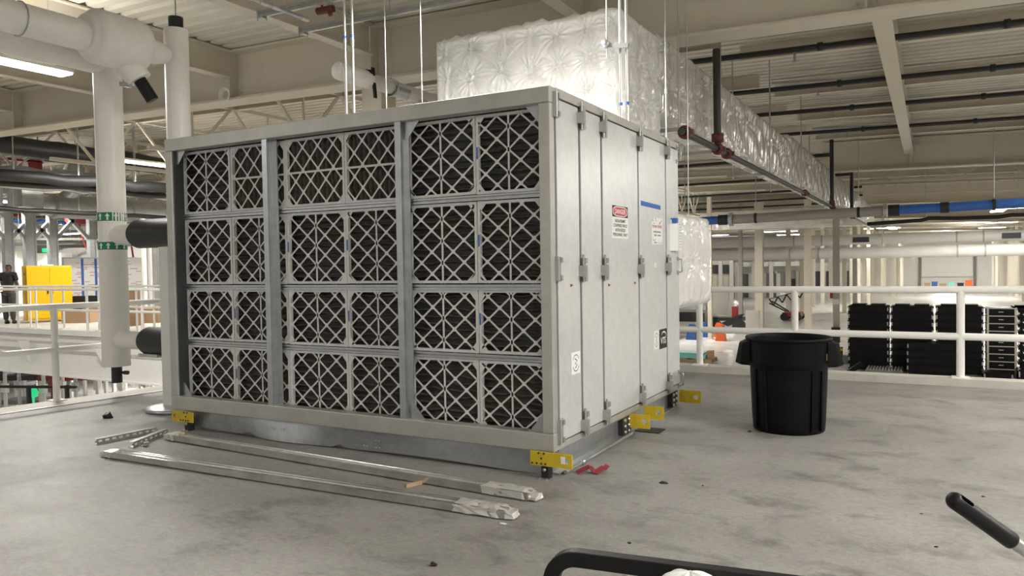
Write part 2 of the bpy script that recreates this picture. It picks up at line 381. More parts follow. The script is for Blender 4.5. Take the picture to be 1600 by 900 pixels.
for i, (px, py) in enumerate(((1590, 325), (1565, 348), (1550, 356), (1543, 361), (1538, 366), (1530, 371))):
    q = onz(px, py, 4.5); lamp(q[0], q[1], 4.5, 2.4, .9, '%s strip light of the row leading to the far door at right' % (['nearest', 'second', 'third', 'fourth', 'fifth', 'farthest'][i]), True, group=HG)
for i, (px, py, lb) in enumerate(((1378, 357, 'strip light over the far hall right of the foil duct end'), (1115, 368, 'strip light just right of the foil wrapped box behind the filter unit'), (1220, 362, 'strip light between the two nearest cream hall columns'), (1237, 367, 'low strip light beside the second cream hall column'), (1404, 372, 'small far strip light above the left end of the white hall ducts'))):
    q = onz(px, py, 4.4); lamp(q[0], q[1], 4.4, 3.2, .9, lb, True, group=HG)
for x, y, lb in ((-25, 17, 'added strip light under the upper floor across the gap, the left one'), (-18.5, 16, 'added strip light under the upper floor across the gap, the right one')): lamp(x, y, -.34, 2.4, .32, lb, True, watts=LAMP_W * .7, rods=False)  # extra fixtures added to brighten the machines below
OG = 'added strip lights under the roof'  # lamps added to light unit, floor and hall, positions guessed
NL = 0
for x, y, z, k in ((5.5, 3.4, 4.5, 2.6), (5.5, 12.2, 4.5, 1.6), (5.5, 24, 4.5, 1), (-4.2, -5.5, 4.5, .22), (4.2, -3.5, 4.5, .9), (-12, -3, 4.5, .35), (-12, 20, 3.9, 1), (-19, 24, 3.9, 1.3), (-27, 6, 4.5, 1.3), (-28, 15.0, 3.9, 1.6), (-39, 28, 3.9, 2.2), (-14, 42.3, 4.0, 2.5), (14, 42, 4.3, 3), (3.5, 52.5, 4.2, 2.5), (-3, 76, 4.2, 3.2), (4, 98, 4.2, 3.4), (-30, 60, 4.2, 4), (24, 74, 4.2, 3), (2, 125, 4.2, 6), (-25, 110, 4.2, 6), (22, 118, 4.2, 6)):
    f = 1 if y < 40 else 2
    NL += 1; lamp(x, y, z, 2.4 * f, .35 * f, 'added strip light under the roof deck, number %d outward from the filter unit' % NL, watts=LAMP_W * k, group=OG)
# ------------------------------------------------------------ the air handling unit
AX0, AX1, AY0, AY1, AZ0, AZ1 = -6.12, -2.225, 4.60, 7.56, 0.18, 2.645
ahu = thing('air_handling_unit', 'huge air handling unit with walls of diamond grille filters and grey side doors', 'air handler', (-4.17, 6.05, 0))
def P(b, name, ma, bevel=0, parent=None): return b.part(name, M[ma] if isinstance(ma, str) else ma, parent or ahu, bevel)
b = MB()     # aluminium profile frame of the front
b.box(AX0, AX1 + .0, AY0, AY0 + .10, 2.535, AZ1); P(b, 'top_rail', 'alu', .006)
b = MB(); b.box(AX0, AX1, AY0, AY0 + .10, AZ0, .305); P(b, 'bottom_rail', 'alu', .006)
b = MB(); b.box(AX0, AX0 + .085, AY0, AY0 + .10, .305, 2.535); P(b, 'corner_post', 'alu', .006)
b = MB(); b.box(AX1 - .085, AX1, AY0, AY0 + .075, .305, 2.535); P(b, 'corner_post', 'alu', .006)
# casing: left, back, roof, floor skins
b = MB(); b.box(AX0, AX0 + .05, AY0 + .10, AY1, AZ0, AZ1); P(b, 'casing_wall', 'panel')
b = MB(); b.box(AX0 + .05, AX1 - .05, AY1 - .05, AY1, AZ0, AZ1); P(b, 'casing_wall', 'panel')
b = MB(); b.box(AX0 + .05, AX1 - .012, AY0 + .10, AY1 - .05, AZ1 - .05, AZ1); P(b, 'casing_roof', 'panel')
b = MB(); b.box(AX0 + .05, AX1 - .05, AY0 + .10, AY1 - .05, AZ0, AZ0 + .05); P(b, 'casing_floor', 'galv')
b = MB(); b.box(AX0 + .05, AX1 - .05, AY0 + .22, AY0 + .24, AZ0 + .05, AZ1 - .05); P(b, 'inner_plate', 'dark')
# filter grid: six across, four down
FX = [-6.035, -5.41, -4.75, -4.105, -3.49, -2.875, -2.335]
FZ = [(1.965, 2.53), (1.325, 1.915), (.815, 1.275), (.262, .765)]
FY = AY0 + .115
def clip(x0, z0, x1, z1, w, h):
    t0, t1 = 0.0, 1.0
    for p, q, lo, hi in ((x0, x1 - x0, 0, w), (z0, z1 - z0, 0, h)):
        if abs(q) < 1e-9: continue
        a, c = (lo - p) / q, (hi - p) / q
        if a > c: a, c = c, a
        t0 = max(t0, a); t1 = min(t1, c)
    return (x0 + (x1 - x0) * t0, z0 + (z1 - z0) * t0, x0 + (x1 - x0) * t1, z0 + (z1 - z0) * t1) if t1 - t0 > 1e-3 else None
def make_filter(w, h, seed, rotated):
    rng = random.Random(seed); f = MB(); bw = .020
    f.box(0, w, 0, .03, 0, bw); f.box(0, w, 0, .03, h - bw, h); f.box(0, bw, 0, .03, bw, h - bw); f.box(w - bw, w, 0, .03, bw, h - bw)
    for cx, cz, sx, sz in ((bw, bw, 1, 1), (w - bw, bw, -1, 1), (bw, h - bw, 1, -1), (w - bw, h - bw, -1, -1)):     # chamfered corners
        f.prism([(0, 0), (sx * .05, 0), (0, sz * .06)], (cx, .002, cz), (1, 0, 0), (0, 0, 1), (0, .004, 0))
    px, pz = (.19, .162) if not rotated else (.165, .185)
    ox, oz = w / 2 + (0 if not rotated else .04), h / 2 + .02
    lim = 5
    for s in (1, -1):
        for k in range(-7, 8):
            x0 = ox + k * px
            for j in range(-8, 8):               # node-to-node pieces, a little crooked
                a = (x0 + s * px / 2 * j, oz + pz / 2 * j); c = (x0 + s * px / 2 * (j + 1), oz + pz / 2 * (j + 1))
                q = clip(a[0], a[1], c[0], c[1], w, h)
                if q: f.bar((q[0], .004, q[1]), (q[2], .004, q[3]), .0125, .004, (0, 1, 0))
    for i in range(-9, 10):
        for j in range(-9, 10):
            if (i + j) % 2: continue
            x, z = ox + i * px / 2, oz + j * pz / 2
            if bw < x < w - bw and bw < z < h - bw:
                f.lathe([(0.0, -.0005), (.0165, -.0005), (.0165, .003)], (x, .002, z), 8, 'y', False)
    if not rotated: f.box(w / 2 - .007, w / 2 + .007, .0015, .006, bw, h - bw)
    else: f.box(bw, w - bw, .0015, .006, h / 2 - .008, h / 2 + .008)
    g = MB(); ph = [rng.uniform(0, 6) for _ in range(6)]
    def fn(u, v):
        a, c = (u, v) if not rotated else (v, u)
        la, lc = (w, h) if not rotated else (h, w)
        zz = c * lc; wob = .006 * math.sin(9 * a + ph[0] + 3 * math.sin(5 * c + ph[1])) + .004 * math.sin(23 * a + ph[2] + 11 * c)
        t = ((zz + wob) / .052) % 1.0
        d = .085 * (1 - abs(2 * t - 1) ** 2.6) + .012 * math.sin(4 * a + ph[3]) * math.sin(6 * c + ph[4])
        return (u * w, .022 + max(0, d), v * h)
    na = int((w if not rotated else h) / .03); nc = int((h if not rotated else w) / .0055)
    g.grid(fn, na if not rotated else nc, nc if not rotated else na)
    return f.mesh('filter', M['card']), g.mesh('pleated_media', M['media'])
lab = MB(); lab.box(-.006, .006, -.002, 0, 0, .085); labm = lab.mesh('size_label', M['bluetape'])
k = 0
for r, (z0, z1) in enumerate(FZ):
    for c in range(6):
        w = FX[c + 1] - FX[c] - .006; h = z1 - z0; k += 1
        fm, gm = make_filter(w, h, k, r == 0 and c in (1, 2, 3))
        o = bpy.data.objects.new('filter', fm); C.objects.link(o); o.parent = ahu
        jig = random.Random(k * 3)
        o.location = Vector((FX[c] + .003, FY + jig.uniform(0, .008), z0)) - ahu.location; o.rotation_euler = (0, jig.uniform(-.006, .006), 0)
        g = bpy.data.objects.new('pleated_media', gm); C.objects.link(g); g.parent = o
        if (r, c) in ((0, 4), (0, 5), (1, 0), (1, 2), (1, 3), (1, 5), (2, 3), (2, 5), (3, 1), (2, 1)):
            l = bpy.data.objects.new('size_label', labm); C.objects.link(l); l.parent = o; l.location = (.010, 0, h * .45)
# holding frame between rows and the two mullions
for zc in (1.94, 1.295, .79):
    b = MB(); b.box(FX[0], FX[-1], FY - .012, FY + .05, zc - .020, zc - .004); b.box(FX[0], FX[-1], FY - .012, FY + .05, zc + .006, zc + .020); b.box(FX[0], FX[-1], FY + .01, FY + .05, zc - .004, zc + .006)
    P(b, 'filter_rail', 'galv')
for x0, x1 in ((-4.905, -4.80), (-3.52, -3.435)):
    b = MB(); b.box(x0, x0 + .055, AY0 + .012, AY0 + .022, .305, 2.535); b.box(x0, x0 + .012, AY0 + .022, AY0 + .10, .305, 2.535); b.box(x0 + .043, x0 + .055, AY0 + .022, AY0 + .10, .305, 2.535); b.box(x0 + .055, x1, AY0 + .075, AY0 + .085, .305, 2.535)
    P(b, 'mullion', 'galv')
b = MB(); b.box(AX0 + .085, AX0 + .10, AY0 + .02, AY0 + .20, .305, 2.535); P(b, 'side_return', 'dark')
for x, z, sx, sz in ((-6.02, .305, 1, 1), (-3.435, .305, 1, 1), (-2.31, .305, -1, 1), (-6.02, 2.535, 1, -1), (-3.435, 2.535, 1, -1), (-2.31, 2.535, -1, -1)):
    b = MB(); b.prism([(0, 0), (sx * .12, 0), (sx * .02, sz * .12), (0, sz * .12)], (x, AY0 + .045, z), (1, 0, 0), (0, 0, 1), (0, .006, 0)); P(b, 'corner_gusset', 'galv')
# side: five doors with dark gaskets
SE = [4.685, 5.093, 5.513, 6.352, 7.14, 7.565]
b = MB(); b.box(AX1 - .06, AX1 - .018, AY0 + .075, AY1, AZ0, AZ1 - .05); P(b, 'gasket', 'seam')
b = MB(); b.box(AX1 - .05, AX1 + .004, AY0 + .10, AY1, AZ1 - .06, AZ1 + .004); P(b, 'edge_rail', 'alu', .004)
b = MB(); b.box(AX1 - .05, AX1 + .0, AY0 + .10, AY1, AZ0 + .0, AZ0 + .045); P(b, 'edge_rail', 'alu', .004)
doors = []
for i in range(5):
    b = MB(); b.box(AX1 - .018, AX1, SE[i] + .019, SE[i + 1] - .019, AZ0 + .055, AZ1 - .07); doors.append(P(b, 'side_door', 'panel', .004))
def hinge(y, z, parent, h=.17):
    b = MB(); x = AX1
    b.box(x, x + .012, y - .028, y + .045, z - h / 2, z + h / 2); b.tube([(x + .018, y - .012, z - h / 2), (x + .018, y - .012, z + h / 2)], .013, 8)
    for s in (-1, 1): b.box(x + .012, x + .03, y + .01, y + .04, z + s * h * .36 - .018, z + s * h * .36 + .018)
    o = b.part('hinge', M['latch'], parent, .002)
    b = MB()
    for s in (-1, 1):
        for dy in (.016, .034): b.lathe([(0, .034), (.006, .034), (.006, .028)], (x, y + dy, z + s * h * .36), 8, 'x')
    return o
def latch(y, z, parent, lever=True):
    x = AX1; b = MB()
    b.box(x, x + .014, y + .005, y + .05, z - .085, z + .085); b.box(x, x + .035, y + .008, y + .045, z + .045, z + .085); b.box(x, x + .035, y + .008, y + .045, z - .085, z - .05)
    b.box(x, x + .05, y - .045, y + .01, z - .05, z + .03); b.tube([(x + .02, y, z - .09), (x + .02, y, z + .11)], .009, 8)
    b.box(x + .035, x + .062, y - .05, y - .025, z - .06, z + .035)
    return b.part('latch', M['latch'], parent, .002)
for z in (2.53, 1.42, .31): hinge(SE[0], z, doors[0])
for i in (1, 2, 3):
    for z in (2.51, 1.41, .29): latch(SE[i], z, doors[i])
for z in (2.53, 1.42, .28):
    latch(SE[4], z, doors[4])
    b = MB(); y = 7.50; x = AX1                      # grab handle at the far edge
    b.tube([(x, y, z - .07), (x + .045, y, z - .06), (x + .045, y, z + .06), (x, y, z + .07)], .009, 8); b.box(x, x + .01, y - .02, y + .02, z - .09, z - .05); b.box(x, x + .01, y - .02, y + .02, z + .05, z + .09); P(b, 'grab_handle', 'galv', parent=doors[4])
# signs on the doors
X = AX1
YV, ZV = (0, 1, 0), (0, 0, 1)
def plate(y0, y1, z0, z1, t=.0012): return MB().box(X, X + t, y0, y1, z0, z1)
s = P(plate(5.715, 6.085, 1.655, 1.925), 'danger_sign', 'paper'); s['label'] = 'danger sign with a red oval over four lines of black text'
b = MB(); b.box(X + .0012, X + .0018, 5.722, 6.078, 1.828, 1.919); P(b, 'sign_header', 'ink', parent=s)
def oval(cy, cz, ry, rz, n=32, pw=3.0): return [(cy + ry * abs(math.cos(a)) ** (2 / pw) * math.copysign(1, math.cos(a)), cz + rz * abs(math.sin(a)) ** (2 / pw) * math.copysign(1, math.sin(a))) for a in [2 * math.pi * i / n for i in range(n)]]
b = MB(); b.prism(oval(5.90, 1.8735, .165, .041), (X + .0018, 0, 0), YV, ZV, (.0004, 0, 0)); P(b, 'sign_oval', 'paper', parent=s)
b = MB(); b.prism(oval(5.90, 1.8735, .155, .034), (X + .0022, 0, 0), YV, ZV, (.0004, 0, 0)); P(b, 'sign_oval', 'signred', parent=s)
b = MB(); text_mb(b, 'DANGER', (X + .0024, 5.90, 1.8735), YV, ZV, .25, .040, .001, .02); P(b, 'sign_lettering', 'paper', parent=s)
for ln, z, w in (('NON-PERMIT', 1.797, .235), ('CONFINED SPACE', 1.760, .31), ('AUTHORIZED', 1.723, .235), ('PERSONNEL ONLY', 1.686, .325)):
    b = MB(); text_mb(b, ln, (X + .0012, 5.90, z), YV, ZV, w, .026, .001, .012); P(b, 'sign_lettering', 'ink', parent=s)
b = MB(); b.prism([(0, 0), (.555, -.012), (.555, -.052), (0, -.044)], (X, 6.412, 2.000), YV, ZV, (.001, 0, 0)); P(b, 'tape_strip', 'bluetape')['label'] = 'blue masking tape strip'
s = P(plate(6.705, 7.01, 1.622, 1.868), 'warning_sticker', 'paper'); s['label'] = 'white sticker with red and black text'
b = MB(); text_mb(b, 'DO NOT ENTER', (X + .0012, 6.857, 1.787), YV, ZV, .27, .026, .001, .015); P(b, 'sticker_lettering', 'signred', parent=s)
for ln, z, w in (('EQUIPMENT IS', 1.735, .20), ('LOCKED OUT', 1.702, .16)) if False else ():
    pass
b = MB()
for z, y0, y1 in ((1.738, 6.75, 6.96), (1.706, 6.77, 6.84), (1.706, 6.87, 6.96)): b.box(X + .0012, X + .002, y0, y1, z - .006, z + .006)
P(b, 'sticker_small_print', 'grey', parent=s)
b = MB()
rr = random.Random(4)
for _ in range(22):
    y, z = rr.uniform(6.715, 7.0), rr.choice([rr.uniform(1.63, 1.685), rr.uniform(1.81, 1.86)]); b.box(X + .0012, X + .002, y - .012, y + .012, z - .0035, z + .0035)
P(b, 'sticker_smudges', 'grey', parent=s)
# folded paper hanging off tape
b = MB(); b.prism([(0, 0), (.10, .05), (.104, .05), (.004, 0)], (X, 7.265, 1.565), (0, 1, 0), (1, 0, 0), (0, 0, .305)); b.prism([(0, 0), (.10, .05), (.12, .0), (.116, .0)], (X, 7.265, 1.565), (0, 1, 0), (1, 0, 0), (0, 0, .002)); b.prism([(0, .052), (.10, .05), (.10, .053), (0, .055)], (X, 7.365, 1.565), (0, 1, 0), (1, 0, 0), (0, 0, .28))
s = P(b, 'paper_sheet', 'paper'); s['label'] = 'printed sheet taped on by its top'
b = MB(); b.box(X, X + .056, 7.285, 7.345, 1.84, 1.885); P(b, 'tape_tab', 'bluetape', parent=s)
b = MB()
for i in range(9): b.box(X + .0555, X + .0562, 7.38, 7.45, 1.60 + i * .028, 1.604 + i * .028)
P(b, 'sheet_print', 'grey', parent=s)
# maker's plate: black square with letters under an arc, and the round wave emblem twice
s = P(plate(6.893, 7.122, .640, .824), 'logo_plate', 'ink'); s['label'] = 'black logo plate with white letters under an arc'
b = MB(); text_mb(b, 'VTS', (X + .0012, 7.005, .716), YV, ZV, .155, .062, .001, .02); P(b, 'logo_lettering', 'paper', parent=s)
def arc_pts(cy, cz, ry, rz, a0, a1, n=18): return [(cy + ry * math.cos(math.radians(a0 + (a1 - a0) * i / n)), cz + rz * math.sin(math.radians(a0 + (a1 - a0) * i / n))) for i in range(n + 1)]
def stroke(b, pts, w, x):
    n = len(pts); o = []; i_ = []
    for k in range(n):
        a = pts[max(0, k - 1)]; c = pts[min(n - 1, k + 1)]; dy, dz = c[0] - a[0], c[1] - a[1]; l = math.hypot(dy, dz) or 1
        ww = w[k] if isinstance(w, list) else w
        o.append((pts[k][0] - dz / l * ww / 2, pts[k][1] + dy / l * ww / 2)); i_.append((pts[k][0] + dz / l * ww / 2, pts[k][1] - dy / l * ww / 2))
    for k in range(n - 1):
        b.add([(x, *o[k]), (x, *o[k + 1]), (x, *i_[k + 1]), (x, *i_[k])], [(0, 3, 2, 1)])
b = MB(); pts = arc_pts(7.02, .755, .072, .042, 165, -25); stroke(b, pts, [.003 + .010 * math.sin(math.pi * i / 18) for i in range(19)], X + .002); P(b, 'logo_arc', 'paper', parent=s)
def emblem(cy, cz, hy, hz):
    s = P(plate(cy - hy, cy + hy, cz - hz, cz + hz), 'emblem_sticker', 'paper'); s['label'] = 'white sticker with a zigzag between two arcs'
    b = MB(); stroke(b, arc_pts(cy, cz, hy * .75, hz * .74, 155, 25), hz * .07, X + .002); stroke(b, arc_pts(cy, cz, hy * .75, hz * .74, -25, -155), hz * .07, X + .002)
    z = [(-.25, .42), (.28, .18), (-.22, -.02), (.26, -.22), (-.15, -.46)]
    stroke(b, [(cy + u * hy * 1.0, cz + v * hz) for u, v in z], hz * .12, X + .002); P(b, 'emblem_mark', 'ink', parent=s)
emblem(4.975, .745, .075, .078); emblem(6.803, .738, .07, .085)
b = MB()                                    # small marks: two tags and red arrow flags
b.box(X, X + .001, 6.75, 6.83, 1.408, 1.452); P(b, 'small_tag', 'paper')
for y, z in ((4.90, 1.29), (5.62, 1.27), (6.22, 1.27)):
    b = MB(); b.prism([(0, 0), (.05, .012), (0, .024)], (X, y, z), YV, ZV, (.002, 0, 0)); P(b, 'arrow_tag', 'red')
# base frame with its galvanised skirt and yellow lifting lugs
b = MB()
def skirt(u, v):
    x = -6.05 + u * 3.77; zb = .006 + .018 * max(0, math.sin(u * 9 + 1.2)) + (.035 * math.exp(-((u - .23) / .022) ** 2)) + .03 * math.exp(-((u - .50) / .012) ** 2)
    return (x, 4.655 + .012 * math.sin(u * 14) * (1 - v) - .03 * (1 - v) * math.exp(-((u - .35) / .1) ** 2) , zb + (AZ0 - zb) * v)
b.grid(skirt, 120, 8); P(b, 'base_skirt', M['galv'])
b = MB(); b.box(-6.02, -2.32, 4.70, 4.76, .0, AZ0); P(b, 'base_beam', 'galvd')
b = MB(); b.box(-2.33, -2.285, 4.70, 7.50, .012, AZ0); b.box(-2.33, -2.235, 4.70, 7.50, .0, .016); b.box(-2.33, -2.235, 4.70, 7.50, AZ0 - .012, AZ0); P(b, 'base_beam', 'galv')
b = MB(); b.tube([(-2.20, 4.72, .022), (-2.20, 6.05, .022)], .014, 8); b.lathe([(0, .02), (.022, .015), (.022, -.015), (0, -.02)], (-2.19, 5.0, .03), 10, 'y'); P(b, 'base_rod', 'galv')
b = MB(); b.box(-6.02, -5.97, 4.70, 7.50, 0, AZ0); P(b, 'base_beam', 'galv')
b = MB(); b.box(-6.0, -2.33, 7.45, 7.50, 0, AZ0); P(b, 'base_beam', 'galv')
def lug(x0, x1, y, z0, z1, hole=True, flip=False):
    b = MB(); cx = x1 - (z1 - z0) * .42 if not flip else x0 + (z1 - z0) * .42; cz = (z0 + z1) / 2; hr = (z1 - z0) * .20; rc = .014
    # plate with a real hole: outer outline bridged to the hole ring
    n = 24; W2, H2 = (x1 - x0), (z1 - z0)
    ring = [(cx + hr * math.cos(2 * math.pi * k / n), cz + hr * math.sin(2 * math.pi * k / n)) for k in range(n)]
    out = []
    for k in range(n):
        a = 2 * math.pi * k / n; dx, dz = math.cos(a), math.sin(a)
        t = min(((x1 - cx) / dx if dx > 1e-6 else (x0 - cx) / dx if dx < -1e-6 else 9), ((z1 - cz) / dz if dz > 1e-6 else (z0 - cz) / dz if dz < -1e-6 else 9))
        out.append((cx + dx * t, cz + dz * t))
    t = .012
    vs = [(p[0], y, p[1]) for p in out] + [(p[0], y, p[1]) for p in ring] + [(p[0], y + t, p[1]) for p in out] + [(p[0], y + t, p[1]) for p in ring]; fs = []
    for k in range(n):
        l = (k + 1) % n
        fs += [(k, l, n + l, n + k), (2 * n + l, 2 * n + k, 3 * n + k, 3 * n + l), (l, k, 2 * n + k, 2 * n + l), (n + k, n + l, 3 * n + l, 3 * n + k)]
    b.add(vs, fs)
    # corners of the rectangle the rays missed
    for ex in (x0, x1):
        for ez in (z0, z1):
            near = sorted(out, key=lambda p: (p[0] - ex) ** 2 + (p[1] - ez) ** 2)[:2]
            a, c = near
            b.add([(ex, y, ez), (a[0], y, a[1]), (c[0], y, c[1]), (ex, y + t, ez), (a[0], y + t, a[1]), (c[0], y + t, c[1])], [(0, 1, 2), (3, 5, 4), (0, 2, 5, 3), (0, 3, 4, 1)])
    o = P(b, 'lifting_lug', 'yellow'); o['label'] = 'yellow lifting lug with a round hole'
    return o
l1 = lug(-2.385, -2.075, 4.555, .095, .190)
l2 = lug(-6.07, -5.79, 4.555, .085, .175, flip=True)
l3 = lug(-2.24, -2.06, 6.10, .06, .175); l4 = lug(-2.24, -2.06, 6.48, .065, .18); l5 = lug(-2.22, -2.00, 7.50, .045, .17)
for l, x, z0 in ((l1, -2.30, .15), (l2, -5.88, .14)):
    b = MB()
    for dx, dz in ((-.07, -.04), (-.035, -.04), (.0, -.04), (.03, -.04), (.0, -.005), (-.02, .03), (.02, .03)): b.lathe([(0, -.004), (.007, -.004), (.007, 0)], (x + dx, 4.555, z0 + dz), 8, 'y')
    P(b, 'bolt_holes', 'ink', parent=l)
b = MB(); b.box(-2.155, -2.125, 4.552, 4.555, .125, .172); P(b, 'lug_slot', 'paper', parent=l1)
for x in (-2.29, -5.9): 
    b = MB(); b.box(x - .022, x + .028, 4.575, 4.64, .0, .12); P(b, 'base_foot', 'dsteel')
    b = MB(); b.lathe([(0, -.012), (.012, -.01), (.012, 0)], (x + .003, 4.575, .065), 10, 'y'); b.box(x - .03, x + .03, 4.54, 4.57, .0, .012); P(b, 'foot_bolt', 'zinc')
for y in (5.95, 7.32):
    b = MB(); b.box(-2.285, -2.24, y, y + .19, .0, .17); P(b, 'base_joint_plate', 'dsteel')
    b = MB()
    for j in range(2):
        for k in range(3): b.lathe([(0, .012), (.017, .01), (.017, 0)], (-2.24, y + .05 + j * .09, .035 + k * .05), 10, 'x')
    P(b, 'joint_bolts', 'zinc')
b = MB(); b.box(-2.24, -2.02, 6.22, 6.40, .0, .008); P(b, 'shim_plate', 'dsteel')
for k in range(2):
    b = MB()
    for (x, z) in ((-4.9 + k * 0, .10), (-4.87, .10), (-4.78, .105), (-4.75, .105), (-4.9, .055), (-4.87, .055), (-4.78, .05), (-4.75, .05)): b.lathe([(0, -.006), (.006, -.005), (.006, 0)], (x + k * 1.0, 4.64, z), 8, 'y')
    P(b, 'skirt_rivets', 'zinc')
# ------------------------------------------------------------ foil wrapped ducts
def quilt(b, o, u, v, n, LU, LV, pitch, depth, res, phase=(0, 0), flip=False, seed=1, ribs=0.0):
    o, u, v, n = Vector(o), Vector(u), Vector(v), Vector(n); rng = random.Random(seed)
    nu, nv = max(2, int(LU / res)), max(2, int(LV / res)); tab = {}
    def pin(i, j):
        if (i, j) not in tab: tab[(i, j)] = (rng.uniform(-.05, .05), rng.uniform(-.05, .05), rng.randint(6, 10), rng.uniform(0, 6.28), rng.uniform(.5, 1.35), rng.uniform(0, 6.28))
        return tab[(i, j)]
    rb = [rng.uniform(0, 6.28) for _ in range(8)]
    def fn(a, c):
        x, y = a * LU, c * LV; d = 0.0; best = 9
        gi, gj = math.floor((x - phase[0]) / pitch + .5), math.floor((y - phase[1]) / pitch + .5)
        for i in (gi - 1, gi, gi + 1):
            for j in (gj - 1, gj, gj + 1):
                t = pin(i, j); dx, dy = x - (i * pitch + phase[0] + t[0]), y - (j * pitch + phase[1] + t[1]); r = math.hypot(dx, dy)
                if r < best: best = r
                th = math.atan2(dy, dx)
                w = math.exp(-(r / (.42 * pitch)) ** 2) * (r / (r + .02))
                s1 = math.sin(t[2] * th + t[3] + 1.2 * math.sin(3 * th + t[5])); s2 = math.sin((2 * t[2] + 1) * th + t[5])
                d += depth * t[4] * w * (1.25 * (1 - abs(s1)) ** 3 + .22 * s2) + depth * .5 * math.exp(-(abs(dx) / .018) ** 2) * math.exp(-(dy / (.5 * pitch)) ** 2)
        d += depth * (1 - math.exp(-(best / (.3 * pitch)) ** 2)) * .8
        if ribs:
            q = x + .02 * math.sin(7 * y + rb[0]) + .05 * math.sin(2 * x + rb[1])
            d += ribs * (abs(math.sin(q * 9 + rb[2])) * .7 + .4 * abs(math.sin(q * 23 + rb[3] + 2 * math.sin(3 * y))) + .25 * math.sin(11 * y + 5 * q + rb[4]))
        e = min(min(a, 1 - a) * LU, min(c, 1 - c) * LV)
        d *= min(1, e / .05)
        return o + u * x + v * y + n * d
    b.grid(fn, nu, nv, flip=flip)
duct = thing('air_duct', 'long foil wrapped air duct rising behind the filter unit and running into the hall', 'air duct', (-4.0, 7.6, 1.0))
DX0, DX1, RY = -5.30, -2.92, 7.82                            # the duct stands behind the unit
b = MB()                                                     # riser box
quilt(b, (DX0, RY, 1.96), (1, 0, 0), (0, 0, 1), (0, -1, 0), DX1 - DX0, 2.23, .37, .062, .0115, (.16, .24), seed=3)
quilt(b, (DX1, RY, 1.96), (0, 1, 0), (0, 0, 1), (1, 0, 0), 1.25, 2.23, .38, .06, .018, (.18, .2), seed=5)
quilt(b, (DX0, RY, 4.19), (1, 0, 0), (0, 1, 0), (0, 0, 1), DX1 - DX0, 1.25, .4, .06, .05, seed=8)
b.add([(DX0, RY, 1.96), (DX0, RY + 1.25, 1.96), (DX0, RY + 1.25, 4.19), (DX0, RY, 4.19)], [(0, 3, 2, 1)])
b.add([(DX0, RY + 1.25, 1.96), (DX1, RY + 1.25, 1.96), (DX1, RY + 1.25, 4.19), (DX0, RY + 1.25, 4.19)], [(3, 2, 1, 0)])
b.part('duct_riser', M['foil'], duct)
def duct_run(y0, y1, z0, z1, ma, pitch, depth, ribs, res, seed, x0=DX1 - .34, x1=DX1):
    b = MB()
    quilt(b, (x1, y0, z0), (0, 1, 0), (0, 0, 1), (1, 0, 0), y1 - y0, z1 - z0, pitch, depth, res, seed=seed, ribs=ribs)
    quilt(b, (x0, y0, z0), (1, 0, 0), (0, 1, 0), (0, 0, -1), x1 - x0, y1 - y0, pitch * 1.4, depth * .7, res * 2.2, seed=seed + 1, ribs=ribs * .4, flip=True)
    quilt(b, (x0, y0, z1), (1, 0, 0), (0, 1, 0), (0, 0, 1), x1 - x0, y1 - y0, pitch * 1.4, depth * .7, res * 3, seed=seed + 2)
    b.add([(x0, y0, z0), (x0, y1, z0), (x0, y1, z1), (x0, y0, z1)], [(0, 3, 2, 1)])
    b.add([(x0, y0, z0), (x1, y0, z0), (x1, y0, z1), (x0, y0, z1)], [(0, 1, 2, 3)]); b.add([(x0, y1, z0), (x1, y1, z0), (x1, y1, z1), (x0, y1, z1)], [(0, 3, 2, 1)])
    b.part('duct_section', ma, duct)
duct_run(RY + 1.25, 11.63, 3.22, 4.24, M['foilb'], .42, .06, .014, .024, 11)
duct_run(11.63, 18.9, 3.27, 4.28, M['foilb'], .65, .035, .04, .032, 21, x1=DX1 - .02)
duct_run(18.9, 31.0, 3.32, 4.42, M['foilb'], .75, .035, .045, .055, 31, x1=DX1 - .02)
duct_run(31.0, 49.0, 3.40, 4.48, M['foilb'], .9, .035, .05, .09, 41, x1=DX1 - .02)
b = MB(); quilt(b, (-24, 47, 3.4), (1, 0, 0), (0, 0, 1), (0, -1, 0), 20.75, 1.1, .8, .04, .1, seed=51, ribs=.03); b.box(-24, DX1 - .35, 47.01, 49, 3.4, 4.5); b.part('duct_section', M['foilb'], duct)
back = MB()                                                  # foil wrapped plenum joined to the back of the unit
quilt(back, (-2.27, 7.57, .98), (0, 1, 0), (0, 0, 1), (1, 0, 0), 1.28, .97, .45, .05, .02, seed=61, ribs=.02)
back.box(-5.3, -2.272, 7.57, 8.85, .98, 1.95)
back.part('duct_plenum', M['foil'], duct)
